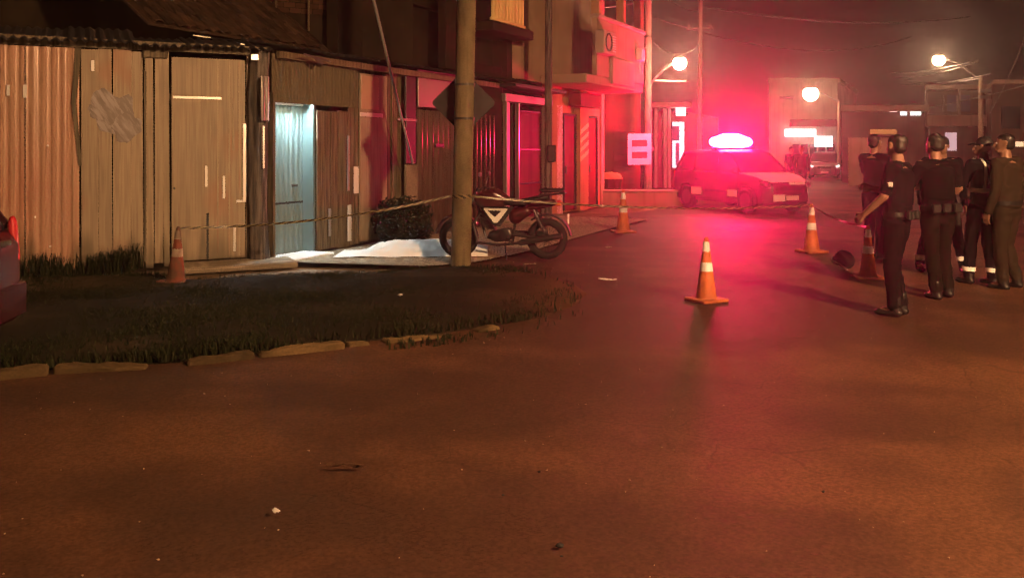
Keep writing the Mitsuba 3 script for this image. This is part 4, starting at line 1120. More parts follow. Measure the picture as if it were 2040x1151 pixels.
s3 = thing('street_lamp', 'glaring lamp on a thin post in front of the pale corner block', 'street lamp')
p3 = P(1671, 300, 49)
pole_(s3, p3[0], p3[1], 0.10, P(0, 200, 49)[2], m='m_paleblock')
lamp(s3, P(1615, 187, 48.5), 0.42, L_FAR * 8.0, arm_from=(p3[0], p3[1], P(0, 204, 49)[2]), col=WARM)
s4 = thing('street_lamp', 'lamp on a long arm at the junction behind the group of people', 'street lamp')
p4 = P(1955, 300, 36)
pole_(s4, p4[0], p4[1], 0.12, P(0, 150, 36)[2], lean=-0.006)
lamp(s4, P(1870, 120, 35.5), 0.24, L_FAR * 5.0, arm_from=(p4[0], p4[1], P(0, 162, 36)[2]), col=WARM)
for yy in (185, 197):
    part(s4, 'bracket', box(p4[0] - 0.2, p4[0] + 0.3, p4[1] - 0.2, p4[1] - 0.1, P(0, yy, 36)[2], P(0, yy - 7, 36)[2], 0.02), 'm_steel')
# the lamp this side of the road, out of the frame to the right
s5 = thing('street_lamp', 'sodium lamp on a pole beside the road, out of view', 'street lamp')
pole_(s5, 8.2, 0.2, 0.13, 6.0)
lamp(s5, (6.5, 0.5, 5.6), 0.26, L_STREET, arm_from=(8.2, 0.2, 5.5), col=SODIUM, weight=2.0)


# ------------------------------------------------------------------ overhead cables
def cable(label, a, b, sag, r=0.012):
    a, b = np.asarray(a, float), np.asarray(b, float)
    s = np.linspace(0, 1, 24)
    p = a + (b - a) * s[:, None]
    p[:, 2] -= sag * 4 * s * (1 - s)
    single('overhead_cable', label, 'cable', tube(p, r, 6), 'm_alu', smooth=40, group='overhead cables')


cable('overhead cable running right from the slender pale pole', (p2[0], p2[1], P(0, 12, 38)[2]), (24, 46, 8.6), 0.5, 0.02)
cable('overhead cable from the banner pole to the slender pale pole', (p1[0], p1[1], 7.0), (p2[0], p2[1], 7.6), 0.25)
cable('overhead cable curving down to the near lamp pole', (-1.0, 20.0, 5.4), (p1[0], p1[1], 6.4), 0.4, 0.014)
cable('thin overhead cable above the banner sloping to the upper right', (p1[0], p1[1], 5.9), (20, 44, 7.3), 0.9, 0.012)
cable('slack cable from the tan building to the lamp pole', (3.2, 25.5, 5.2), (p1[0], p1[1], 4.9), 0.25, 0.010)
cable('cable looping from the lamp pole to the slender pale pole', (p1[0], p1[1], 5.2), (p2[0], p2[1], 6.2), 0.5, 0.012)
for i, (ya, yb, xa, xb) in enumerate(((142, 128, 1790, 1892), (152, 134, 1800, 1895), (166, 154, 1812, 1915), (160, 158, 1820, 1905))):
    a, b = P(xa, ya, 48), P(xb, yb, 34.5)
    d = b - a
    cable(('topmost', 'second', 'lowest', 'third')[i] + ' of the four short cables under the junction lamp', a - d * 0.3, b + d * 0.35, 0.15, 0.016)
cable('thin cable slanting down to the far right edge', P(2060, 30, 30), P(1972, 226, 38), 0.2, 0.014)
cable('thin cable crossing behind the junction lamp pole', P(1690, 225, 60), P(2060, 165, 34), 0.4, 0.016)

# the far buildings stand on lots that follow the street, so their plans are skewed along it
def lot(d0):
    def b(*a):
        m = box(*a)
        m.vertices[:, 0] += np.maximum(m.vertices[:, 1] - d0, 0) * 0.50
        return m
    return b


# ------------------------------------------------------------------ shop with canopy and lit case
shp = thing('corner_shop', 'shop with a thin canopy and a bright tall window case behind the police car', 'shop')
x0, x1, d0 = P(1284, 0, 38)[0], P(1362, 0, 38)[0], 38.0
part(shp, 'wall', lot(38)(x0, x1 - 0.35, d0, d0 + 7, 0, 3.3), 'm_maroon')
part(shp, 'canopy', lot(38)(x0 - 0.2, x1 + 0.1, d0 - 1.3, d0 + 0.5, 3.42, 3.62, 0.02), 'm_paleblock')
for xx in (1303, 1322, 1330):
    part(shp, 'pier', lot(38)(P(xx, 0, 37.6)[0], P(xx + 7, 0, 37.6)[0], 37.6, 37.95, 0, 3.4, 0.02), 'm_paleblock')
lc = part(shp, 'lamp_case', lot(38)(P(1348, 0, 37)[0], P(1366, 0, 37)[0], 36.9, 37.2, P(0, 231, 37)[2], P(0, 209, 37)[2], 0.03), 'm_white', em=np.array([1, .93, .95]) * 4, weight=0.3)
zc0, zc1 = P(0, 334, 37.4)[2], P(0, 243, 37.4)[2]
xa, xb = P(1340, 0, 37.4)[0], P(1363, 0, 37.4)[0]
part(shp, 'window_case', lot(38)(xa, xb, 37.45, 37.7, zc0, zc1), 'm_bluepane')
for bx0, bx1, bz0, bz1 in ((xa + 0.30, xb, zc0, zc1), (xa, xa + 0.12, zc0, zc0 + 1.15), (xa, xa + 0.30, zc1 - 0.18, zc1), (xa + 0.12, xa + 0.30, zc0 + 1.05, zc0 + 1.15), (xa + 0.12, xa + 0.30, zc0, zc0 + 0.1)):
    part(shp, 'lit_panel', lot(38)(bx0, bx1, 37.40, 37.45, bz0, bz1), 'm_white', em=np.array([1.0, .88, .95]) * 1.6, weight=0.15)

# ------------------------------------------------------------------ far buildings
pb = thing('pale_block', 'pale flat-roofed block with lit shop signs behind the glaring lamp', 'building')
x0, x1 = P(1532, 0, 55)[0], P(1668, 0, 55)[0]
zt = P(0, 164, 55)[2]
part(pb, 'wall', lot(55)(x0, x1, 55, 66, 0, zt), 'm_paleblock')
part(pb, 'parapet', lot(55)(x0 - 0.1, x1 + 0.1, 54.85, 66, zt, zt + 0.25), 'm_paleblock')
part(pb, 'sign_band', lot(55)(P(1575, 0, 54.8)[0], x1 - 0.05, 54.7, 54.99, P(0, 252, 55)[2], P(0, 238, 55)[2]), 'm_maroon')
part(pb, 'lit_sign', lot(55)(P(1567, 0, 54.3)[0], P(1626, 0, 54.3)[0], 54.3, 54.69, P(0, 272, 54.3)[2], P(0, 257, 54.3)[2]), 'm_white', em=np.array([1, .95, .95]) * 3.0, weight=0.3)
part(pb, 'lit_sign', lot(55)(P(1627, 0, 54)[0], P(1659, 0, 54)[0], 54, 54.4, P(0, 293, 54)[2], P(0, 271, 54)[2]), 'm_white', em=np.array([.93, 1, .97]) * 3.0, weight=0.3)
part(pb, 'shop_front', lot(55)(P(1575, 0, 55)[0], P(1660, 0, 55)[0], 54.9, 54.99, 0.1, 2.2), 'm_paleblock')
for i in range(5):
    xx = P(1578 + i * 17, 0, 55)[0]
    part(pb, 'shop_window', lot(55)(xx, xx + 0.42, 54.85, 54.899, 0.3, 2.0), 'm_glass')
part(pb, 'window', lot(55)(P(1553, 0, 55)[0], P(1580, 0, 55)[0], 54.93, 54.99, P(0, 198, 55)[2], P(0, 192, 55)[2]), 'm_brownblock')
hb = thing('row_house', 'low brown house with a long roof edge beside the pale block', 'house')
x0, x1 = P(1676, 0, 45.2)[0], P(1842, 0, 45.2)[0]
part(hb, 'wall', lot(45.2)(x0, x1, 45.2, 52, 0, P(0, 222, 45.2)[2]), 'm_brownblock')
part(hb, 'roof_edge', lot(45.2)(x0 - 0.2, x1, 44.7, 52, P(0, 222, 45.2)[2], P(0, 210, 45.2)[2]), 'm_paleblock')
for xx in (1700, 1745):
    w = part(hb, 'window', lot(45.2)(P(xx, 0, 45.2)[0], P(xx + 22, 0, 45.2)[0], 45.1, 45.19, 1.0, 2.2), 'm_glass')
part(hb, 'door', lot(45.2)(P(1728, 0, 45.2)[0], P(1738, 0, 45.2)[0], 45.1, 45.19, 0, 2.3), 'm_maroon')
for xa, xb, ya, yb, col in ((1775, 1788, 223, 210, (1, .85, .8)), (1796, 1808, 230, 211, (.75, .95, 1)), (1816, 1836, 230, 211, (.85, 1, .98))):
    part(hb, 'lit_window', lot(45.2)(P(xa, 0, 45.0)[0], P(xb, 0, 45.0)[0], 45.05, 45.18, P(0, ya, 45.0)[2], P(0, yb, 45.0)[2]), 'm_white', em=np.array(col) * 1.3, weight=0.15)
bh = thing('balcony_house', 'brown house with a pale upstairs balcony beside the junction lamp', 'house')
x0, x1 = P(1836, 0, 46)[0], P(1972, 0, 46)[0]
part(bh, 'lower_wall', lot(46)(x0 + 0.4, x1, 46, 54, 0, 2.9), 'm_brownblock')
part(bh, 'upper_wall', lot(46)(x0 + 0.1, x1, 47, 54, 2.9, P(0, 178, 46)[2]), 'm_brownblock')
part(bh, 'roof', lot(46)(x0, x1 + 0.2, 45.6, 54, P(0, 178, 46)[2], P(0, 170, 46)[2]), 'm_paleblock')
part(bh, 'balcony', lot(46)(x0, x1 - 0.2, 45.4, 45.6, P(0, 251, 45.4)[2], P(0, 229, 45.4)[2], 0.02), 'm_paleblock')
part(bh, 'balcony_floor', lot(46)(x0, x1 - 0.2, 45.61, 47, P(0, 251, 45.4)[2], P(0, 247, 45.4)[2]), 'm_paleblock')
for xa, xb in ((1868, 1888), (1894, 1914)):
    w = part(bh, 'window', lot(46)(P(xa, 0, 47)[0], P(xb, 0, 47)[0], 46.9, 46.99, P(0, 222, 47)[2], P(0, 190, 47)[2]), 'm_bluepane')
    part(w, 'frame', box(P((xa + xb) / 2 - 1, 0, 47)[0], P((xa + xb) / 2 + 1, 0, 47)[0], 46.86, 46.899, P(0, 222, 47)[2], P(0, 190, 47)[2]), 'm_alu')
part(bh, 'post', lot(46)(P(1847, 0, 45.5)[0], P(1850, 0, 45.5)[0], 45.61, 45.7, P(0, 229, 45.4)[2], P(0, 178, 46)[2]), 'm_alu')
part(bh, 'post', lot(46)(P(1913, 0, 45.5)[0], P(1916, 0, 45.5)[0], 45.61, 45.7, P(0, 229, 45.4)[2], P(0, 178, 46)[2]), 'm_alu')
part(bh, 'lit_door', lot(46)(P(1884, 0, 45.9)[0], P(1906, 0, 45.9)[0], 45.9, 45.98, P(0, 300, 46)[2], P(0, 264, 46)[2]), 'm_white', em=np.array([1, .72, .82]) * 0.55, weight=0.15)
rb = thing('corner_house', 'plain brown house at the right edge behind the group', 'house')
x0 = P(1976, 0, 40)[0]
part(rb, 'wall', lot(40)(x0, x0 + 14, 40, 50, 0, P(0, 168, 40)[2]), 'm_brownblock')
part(rb, 'eave', lot(40)(x0 - 0.15, x0 + 14.2, 39.6, 50.1, P(0, 168, 40)[2], P(0, 160, 40)[2]), 'm_paleblock')
part(rb, 'window', lot(40)(P(1994, 0, 40)[0], P(2030, 0, 40)[0], 39.9, 39.99, 2.6, 3.6), 'm_glass')
part(rb, 'porch_lamp', lot(40)(P(2016, 0, 39.5)[0], P(2040, 0, 39.5)[0], 39.5, 39.7, P(0, 292, 39.5)[2], P(0, 282, 39.5)[2], 0.02), 'm_white', em=WARM * 1.2, weight=0.15)
gs = thing('gable_shed', 'small tan shed with a bright roof edge behind the leftmost officer', 'shed')
x0, x1 = P(1690, 0, 40)[0], P(1770, 0, 40)[0]
part(gs, 'wall', lot(40)(x0, x1, 40, 43, 0, P(0, 274, 40)[2]), 'm_tan')
part(gs, 'roof', lot(40)(P(1726, 0, 40)[0], x1 + 0.2, 39.6, 43.2, P(0, 268, 40)[2], P(0, 258, 40)[2], 0.02), 'm_yellow')

# ------------------------------------------------------------------ cars
def car(key, M, body, bonnet=None, lightbar=False, L=4.0, Wd=1.70, roof=1.60, lit=False, detail=True):
    """x forward, y left, z up; the origin on the ground below the middle."""
    h = L / 2
    k = roof / 1.60
    hw = Wd / 2
    side = [(-h, 0.34), (-h + 0.05, 0.24), (h - 0.10, 0.22), (h, 0.36), (h - 0.01, 0.62), (h - 0.10, 0.80), (h - 0.55, 0.95 * k), (h - 1.05, 1.03 * k), (-h + 0.12, 1.04 * k), (-h + 0.02, 0.85)]
    plan = [(-h, -hw + 0.14), (-h + 0.12, -hw + 0.03), (-h + 0.6, -hw), (h - 0.8, -hw), (h - 0.25, -hw + 0.10), (h - 0.05, -hw + 0.30), (h, -0.3)]
    plan = plan + [(x, -y) for x, y in plan[::-1]]
    front = [(-hw + 0.05, 0.2), (hw - 0.05, 0.2), (hw, 0.5), (hw - 0.015, 0.80), (hw - 0.07, 1.06 * k), (-hw + 0.07, 1.06 * k), (-hw + 0.015, 0.80), (-hw, 0.5)]
    b = csg3(side, plan, front)
    wr, fx, rx = 0.315, h - 0.78, -h + 0.72
    for x in (fx, rx):
        b = b - m3.Manifold.cylinder(4, wr + 0.055, wr + 0.055, 40).translate((0, 0, -2)).rotate((90, 0, 0)).translate((x, 0, wr))
    core = csg3([(-h + 0.3, 0.25), (h - 0.3, 0.25), (h - 0.4, 0.8), (-h + 0.3, 0.8)], [(-h, -0.45), (h, -0.45), (h, 0.45), (-h, 0.45)], front)
    b = b + core
    part(key, 'body', mv(blend([b], 0.07, 7), M=M), body, smooth=35)
    cs = [(-h + 0.10, 1.02 * k), (h - 0.98, 1.01 * k), (h - 1.62, roof - 0.05), (h - 1.80, roof), (-h + 0.62, roof + 0.01), (-h + 0.40, roof - 0.06)]
    cf = [(-hw + 0.075, 1.0 * k), (hw - 0.075, 1.0 * k), (hw - 0.20, roof - 0.07), (hw - 0.28, roof + 0.02), (-hw + 0.28, roof + 0.02), (-hw + 0.20, roof - 0.07)]
    cab = csg3(cs, plan, cf)
    part(key, 'windows', mv(blend([cab], 0.08, 5), M=M), 'm_glass', smooth=30)
    rs = [(h - 1.58, roof - 0.055), (h - 1.80, roof + 0.02), (-h + 0.62, roof + 0.03), (-h + 0.36, roof - 0.06)]
    rf = [(-hw + 0.185, roof - 0.075), (hw - 0.185, roof - 0.075), (hw - 0.27, roof + 0.035), (-hw + 0.27, roof + 0.035)]
    ro_ = csg3(rs, [(x, y * 1.01) for x, y in plan], rf)
    part(key, 'roof', mv(blend([ro_], 0.06, 5), M=M), body, smooth=35)
    for s in (1, -1):
        ya, yb = s * (hw - 0.068), s * (hw - 0.185)
        for xa, xb, w in ((h - 0.99, h - 1.64, 0.06), (h - 2.0, h - 2.02, 0.07), (-h + 0.95, -h + 0.98, 0.06), (-h + 0.16, -h + 0.44, 0.13)):
            part(key, 'pillar', mv(bar((xa, ya, 1.02 * k), (xb, yb, roof - 0.05), w, 0.022, up=(0, s, 0.3)), M=M), body if w != 0.07 else 'm_black', smooth=False)
        d = part(key, 'door', mv(box(h - 2.0, h - 1.06, s * (hw - 0.004) - 0.008, s * (hw - 0.004) + 0.008, 0.34, 0.985 * k, 0.007), M=M), body)
        part(d, 'handle', mv(box(h - 1.95, h - 1.78, s * (hw + 0.012) - 0.012, s * (hw + 0.012) + 0.012, 0.80, 0.835, 0.008), M=M), 'm_black')
        d = part(key, 'door', mv(box(-h + 1.10, h - 2.02, s * (hw - 0.004) - 0.008, s * (hw - 0.004) + 0.008, 0.34, 0.985 * k, 0.007), M=M), body)
        part(d, 'handle', mv(box(-h + 1.16, -h + 1.32, s * (hw + 0.012) - 0.012, s * (hw + 0.012) + 0.012, 0.80, 0.835, 0.008), M=M), 'm_black')
        mr_ = part(key, 'wing_mirror', mv(box(h - 1.14, h - 1.02, s * (hw + 0.09) - 0.085, s * (hw + 0.09) + 0.085, 1.02 * k, 1.17 * k, 0.035), M=M), 'm_black', smooth=30)
        part(key, 'side_moulding', mv(box(-h + 1.10, h - 1.06, s * (hw + 0.010) - 0.008, s * (hw + 0.010) + 0.008, 0.50, 0.56, 0.006), M=M), 'm_black')
        part(key, 'headlight', mv(tri(hull(((h - 0.12, s * (hw - 0.20), 0.72), (0.05, 0.10, 0.06)), ((h - 0.24, s * (hw - 0.11), 0.76), (0.07, 0.05, 0.06)))), M=M), 'm_white' if lit else 'm_chrome', smooth=True, **(dict(em=np.array([1, .95, .85]) * 2, weight=0.2) if lit else {}))
        part(key, 'tail_light', mv(tri(hull(((-h + 0.05, s * (hw - 0.15), 0.74), (0.035, 0.06, 0.06)), ((-h + 0.09, s * (hw - 0.085), 0.98), (0.035, 0.045, 0.08)))), M=M), 'm_taillens', smooth=True)
        for x in (fx, rx):
            Mw = M @ frame((x, s * (hw - 0.11), wr), (1, 0, 0), (0, 1, 0))
            w = part(key, 'wheel', mv(lathe([(0, -0.07), (0.19, -0.09), (0.205, -0.10), (0.205, 0.10), (0.19, 0.09), (0, 0.07)], 32), M=Mw @ frame((0, 0, 0), (1, 0, 0), (0, 0, 1), (0, -1, 0))), 'm_darkmetal', smooth=30)
            part(w, 'tyre', mv(lathe([(0.205, -0.095), (0.28, -0.10), (0.312, -0.075), (wr, 0.0), (0.312, 0.075), (0.28, 0.10), (0.205, 0.095), (0.205, -0.095)], 40), M=Mw @ frame((0, 0, 0), (1, 0, 0), (0, 0, 1), (0, -1, 0))), 'm_rubber', smooth=40)
            part(w, 'hub_cap', mv(cat(*[mv(box(0.05, 0.185, -0.022, 0.022, 0.088, 0.103, 0.006), M=trimesh.transformations.rotation_matrix(i * 2 * math.pi / 6, [0, 0, 1])) for i in range(6)]), M=Mw @ frame((0, 0, 0), (1, 0, 0), (0, 0, s), (0, -s, 0))), 'm_darkmetal')
    part(key, 'bumper', mv(tri(csg3([(h - 0.3, 0.28), (h + 0.035, 0.30), (h + 0.03, 0.52), (h - 0.3, 0.54)], [(x * 1.012, y * 1.012) for x, y in plan], [(-1, 0), (1, 0), (1, 1), (-1, 1)])), M=M), body, smooth=25)
    part(key, 'rear_bumper', mv(tri(csg3([(-h + 0.3, 0.28), (-h - 0.035, 0.30), (-h - 0.03, 0.54), (-h + 0.3, 0.56)], [(x * 1.014, y * 1.012) for x, y in plan], [(-1, 0), (1, 0), (1, 1), (-1, 1)])), M=M), body, smooth=25)
    part(key, 'grille', mv(box(h - 0.03, h + 0.012, -0.36, 0.36, 0.60, 0.72, 0.01), M=M), 'm_black')
    part(key, 'number_plate', mv(box(h + 0.033, h + 0.046, -0.20, 0.20, 0.35, 0.47, 0.003), M=M), 'm_signwhite')
    if detail:
        part(key, 'rear_plate', mv(box(-h - 0.046, -h - 0.03, -0.20, 0.20, 0.40, 0.52, 0.003), M=M), 'm_signwhite')
    part(key, 'rear_strip', mv(box(-h - 0.03, -h + 0.02, -0.42, 0.42, 0.86, 0.90, 0.008), M=M), 'm_chrome')
    if bonnet:
        bs = [(h - 0.09, 0.802), (h - 0.55, 0.958 * k), (h - 1.05, 1.038 * k), (h - 1.05, 1.0 * k), (h - 0.55, 0.92 * k), (h - 0.2, 0.78)]
        part(key, 'bonnet', mv(tri(csg3(bs, [(x, y * 0.93) for x, y in plan], [(-1, 0), (1, 0), (1, 2), (-1, 2)])), M=M), bonnet, smooth=25, label='white bonnet catching the light')
    return h, hw


pc_ = thing('police_car', 'dark police car with a white bonnet and blazing red roof lights', 'police car')
fd = np.array([0.42, -0.906, 0]); fd /= np.linalg.norm(fd)
ld = np.array([-fd[1], fd[0], 0])
MP = frame((6.22, 24.0, 0), fd, ld)
ph, phw = car(pc_, MP, 'm_policebody', bonnet='m_policewhite')
# reflective blocks on the flank and bumper
for xa, xb, z0, z1 in ((-1.0, -0.55, 0.40, 0.60), (0.55, 0.95, 0.40, 0.58)):
    part(pc_, 'reflective_block', mv(box(xa, xb, -phw - 0.026, -phw - 0.012, z0, z1, 0.004), M=MP), 'm_reflect', label='white reflective block on the flank')
part(pc_, 'reflective_block', mv(box(ph + 0.032, ph + 0.046, -0.62, -0.24, 0.33, 0.50, 0.004), M=MP), 'm_reflect', label='white reflective block on the bumper')
part(pc_, 'reflective_block', mv(box(ph + 0.012, ph + 0.03, -0.10, 0.42, 0.74, 0.80, 0.004), M=MP), 'm_reflect')
for s in (1, -1):
    part(pc_, 'light_bar_foot', mv(box(-0.46, -0.28, s * 0.52 - 0.03, s * 0.52 + 0.03, 1.60, 1.67, 0.01), M=MP), 'm_black')
lb = part(pc_, 'light_bar', mv(box(-0.56, -0.18, -0.68, 0.68, 1.66, 1.69, 0.012), M=MP), 'm_black')
part(lb, 'lens', mv(tri(hull(((-0.37, -0.54, 1.84), (0.15, 0.17, 0.13)), ((-0.37, 0.54, 1.84), (0.15, 0.17, 0.13)), ((-0.37, -0.2, 1.86), (0.20, 0.22, 0.21)), ((-0.37, 0.2, 1.86), (0.20, 0.22, 0.21))) - m3.Manifold.cube((2, 2, 0.2)).translate((-1.4, -1, 1.4915))), M=MP), 'm_taillens', smooth=40, em=RED * L_RED / 0.45, weight=8.0, label='red light bar lens, lit')

k = thing('parked_car', 'wine red car cut by the left edge, only its tail corner in view', 'car')
rd_ = np.array([-0.985, -0.17, 0]); rd_ /= np.linalg.norm(rd_)
rear_far = np.array([-3.90, 7.0, 0])          # the rear corner that shows
MK = frame((0, 0, 0.02), rd_, (-rd_[1], rd_[0], 0))
tail = MK[:3, :3] @ np.array([-2.0, -0.72, 0])
MK[:3, 3] = rear_far - tail + [0, 0, 0.02]
car(k, MK, 'm_carred', roof=1.48, detail=False)
k = thing('parked_car', 'silver car with lit headlights far down the street', 'car')
fq = np.array([-0.35, -0.94, 0]) / np.linalg.norm((0.35, 0.94))
car(k, frame((18.0, 50.5, 0), fq, (-fq[1], fq[0], 0)), 'm_silver', roof=1.5, lit=True)


# ------------------------------------------------------------------ people
def folds(t, amp=0.009, seed=0):
    v = np.array(t.vertices)
    n = np.array(t.vertex_normals)
    f = meshkit.fbm(v * [8, 8, 15] + seed, 3, seed=61) - 0.5
    g = 1 - np.abs(2 * meshkit.noise(v * [5, 5, 11] + seed * 1.7, 62) - 1)
    return trimesh.Trimesh(v + n * ((f * 1.6 + (g - 0.6) * 1.1) * amp)[:, None], t.faces, process=False)


def person(key, x, y, face, Hh=1.75, shirt='m_blackcloth', trousers='m_blackcloth', skin='m_skin', long_sleeves=False, arms=None, stance=0.11, stride=0.0, head_turn=0.0, hat=None, heavy=1.0, tilt=0.0, bend=0.0):
    """face: the heading in degrees from +y towards -x. arms: ((elbow, wrist, curl) left, right) in the body's frame (x right, y forward)."""
    s = Hh / 1.75
    M = frame((x, y, 0), (1, 0, 0), (0, 1, 0)) @ trimesh.transformations.rotation_matrix(math.radians(face), [0, 0, 1]) @ trimesh.transformations.rotation_matrix(math.radians(tilt), [0, 1, 0]) @ np.diag([s, s, s, 1])
    A = np.array
    hipz, shz = 0.92, 1.43
    if arms is None:
        arms = ((A([-0.25, -0.02, 1.14]), A([-0.26, 0.06, 0.88])), (A([0.25, -0.02, 1.14]), A([0.26, 0.06, 0.88])))
    legs = []
    for i, sx in enumerate((-1, 1)):
        st = stride * sx
        legs.append((A([sx * 0.095, 0, hipz]), A([sx * (0.09 + stance) / 2 + 0.0, 0.025 + st * 0.5 + (bend if sx > 0 else 0.0), 0.49]), A([sx * stance, st - 0.01, 0.085])))
    # body: skin, one surface
    bl_ = [hull(((0, 0.01, 1.53), 0.058), ((0, 0.0, 1.42), 0.068)), hull(((0, -0.005, 1.40), (0.15, 0.08, 0.06)), ((0, 0, 0.98), (0.12, 0.08, 0.08)))]
    for i, sx in enumerate((-1, 1)):
        sh, (el, wr) = A([sx * 0.185, -0.005, shz]), arms[i]
        bl_ += [hull((sh, 0.052), (el, 0.042)), hull((el, 0.042), (wr, 0.028)), hull(((sx * 0.1, 0, shz - 0.02), 0.06), (sh, 0.05))]
        hp, kn, an = legs[i]
        bl_ += [hull((hp, 0.08), (kn, 0.055)), hull((kn, 0.055), (an, 0.04)), hull((an, 0.04), (an + A([0, 0.12, -0.045]), 0.03))]
    # head on the same surface
    ht = math.radians(head_turn)
    R = A([[math.cos(ht), -math.sin(ht), 0], [math.sin(ht), math.cos(ht), 0], [0, 0, 1]])
    hc = A([0, 0.02, 1.635])
    hp_ = lambda px, py, pz: hc + R @ A([px, py, pz])
    head = [hull((hp_(0, -0.012, 0.025), (0.076, 0.092, 0.088)), (hp_(0, 0.045, -0.075), (0.045, 0.042, 0.032))), hull((hp_(0, 0.088, 0.005), 0.012), (hp_(0, 0.105, -0.028), 0.015)),
            hull((hp_(-0.022, 0.082, -0.062), 0.011), (hp_(0.022, 0.082, -0.062), 0.011))]
    for sx in (-1, 1):
        head += [hull((hp_(sx * 0.078, -0.005, 0.02), (0.012, 0.022, 0.02)), (hp_(sx * 0.078, -0.0, -0.018), (0.01, 0.016, 0.014)))]
    part(key, 'body', mv(blend(bl_ + head, 0.028, 6), M=M), skin, smooth=True)
    # hands
    for i, sx in enumerate((-1, 1)):
        el, wr = arms[i]
        d = (wr - el) / np.linalg.norm(wr - el)
        side_ = np.cross(d, [sx * 1.0, 0, 0.15]); side_ /= np.linalg.norm(side_)
        nrm = np.cross(d, side_)
        if nrm[0] * sx < 0:
            nrm = -nrm
        palm = wr + d * 0.05
        hm = [hull((wr, 0.024), (palm + side_ * 0.026 + d * 0.03, 0.013), (palm - side_ * 0.026 + d * 0.03, 0.013))]
        for j, (o, ln) in enumerate(((0.030, 0.068), (0.010, 0.078), (-0.010, 0.072), (-0.028, 0.056))):
            a = palm + side_ * o + d * 0.03
            b_ = a + d * ln * 0.5 - nrm * 0.012
            c_ = b_ + d * ln * 0.38 - nrm * 0.030
            hm += [hull((a, 0.0095), (b_, 0.0088)), hull((b_, 0.0088), (c_, 0.0075))]
        ta = wr + d * 0.025 + side_ * 0.02
        tb = ta + side_ * 0.032 + d * 0.03 - nrm * 0.008
        hm += [hull((ta, 0.014), (tb, 0.0105)), hull((tb, 0.0105), (tb + d * 0.03 + side_ * 0.006 - nrm * 0.01, 0.0085))]
        part(key, 'hand', mv(blend(hm, 0.008, 4), M=M), skin, smooth=True)
    # hair or cap
    if hat is None:
        hr = hull((hp_(0, -0.020, 0.048), (0.080, 0.092, 0.074)), (hp_(0, -0.046, -0.02), (0.069, 0.058, 0.058)))
        hr = hr - m3.Manifold.cube((0.4, 0.2, 0.2)).translate(( -0.2, 0.050, -0.18)).transform(np.column_stack([R, hc]))
        part(key, 'hair', mv(folds(blend([hr], 0.014, 3), 0.010, x), M=M), 'm_hair', smooth=True)
    else:
        cp = hull((hp_(0, -0.015, 0.055), (0.088, 0.10, 0.075)), (hp_(0, -0.015, 0.03), (0.09, 0.102, 0.03)))
        pk = hull((hp_(-0.05, 0.09, 0.04), 0.008), (hp_(0.05, 0.09, 0.04), 0.008), (hp_(0, 0.165, 0.025), 0.008))
        part(key, 'cap', mv(blend([cp, pk], 0.02, 3), M=M), hat, smooth=True)
    for sx in (-1, 1):
        part(key, 'eye', mv(tri(hull((hp_(sx * 0.03, 0.077, 0.008), 0.010))), M=M), 'm_eye', smooth=True)
    # shirt
    w = heavy
    tor = [hull(((0, -0.005, 1.36), (0.185 * w, 0.115, 0.085)), ((0, 0.0, 1.12), (0.155 * w, 0.11 * w, 0.10))), hull(((0, 0.0, 1.12), (0.155 * w, 0.11 * w, 0.1)), ((0, 0, 0.94), (0.168 * w, 0.115 * w, 0.05))),
           hull(((-0.15, -0.005, 1.425), 0.06), ((0.15, -0.005, 1.425), 0.06), ((0, 0, 1.46), (0.075, 0.07, 0.03)))]
    for i, sx in enumerate((-1, 1)):
        sh, (el, wr) = A([sx * 0.188, -0.005, shz - 0.012]), arms[i]
        e = el if long_sleeves else sh + (el - sh) * 0.82
        tor += [hull((sh, 0.066), (e, 0.055)), hull(((sx * 0.11, 0, shz - 0.04), 0.085), (sh, 0.066))]
        if long_sleeves:
            tor += [hull((el, 0.053), (wr - (wr - el) * 0.05, 0.040))]
    part(key, 'shirt', mv(folds(blend(tor, 0.022, 8), 0.010, x), M=M), shirt, smooth=True)
    trs = [hull(((0, 0, 0.97), (0.16 * w, 0.11 * w, 0.04)), ((-0.085, 0, 0.86), 0.085), ((0.085, 0, 0.86), 0.085))]
    for hp, kn, an in legs:
        trs += [hull((hp - [0, 0, 0.03], 0.098), (kn, 0.073)), hull((kn, 0.073), (an + [0, 0, 0.03], 0.062))]
    part(key, 'trousers', mv(folds(blend(trs, 0.022, 8), 0.011, x + 3), M=M), trousers, smooth=True)
    part(key, 'belt', mv(tri(m3.Manifold.cylinder(0.045, 1, 1, 32).scale((0.172 * w, 0.122 * w, 1)).translate((0, 0, 0.955))), M=M), 'm_boot', smooth=40)
    for hp, kn, an in legs:
        bt = [hull((an + [0, 0, 0.10], 0.056), (an + [0, -0.01, -0.02], 0.054)), hull((an + [0, -0.025, -0.045], (0.045, 0.05, 0.038)), (an + [0, 0.13, -0.052], (0.045, 0.055, 0.032))), ]
        part(key, 'boot', mv(blend(bt, 0.025, 4), M=M), 'm_boot', smooth=True)
    return M, legs


A = np.array


def at(x, y, d=None):
    g = G(x, y)
    return g


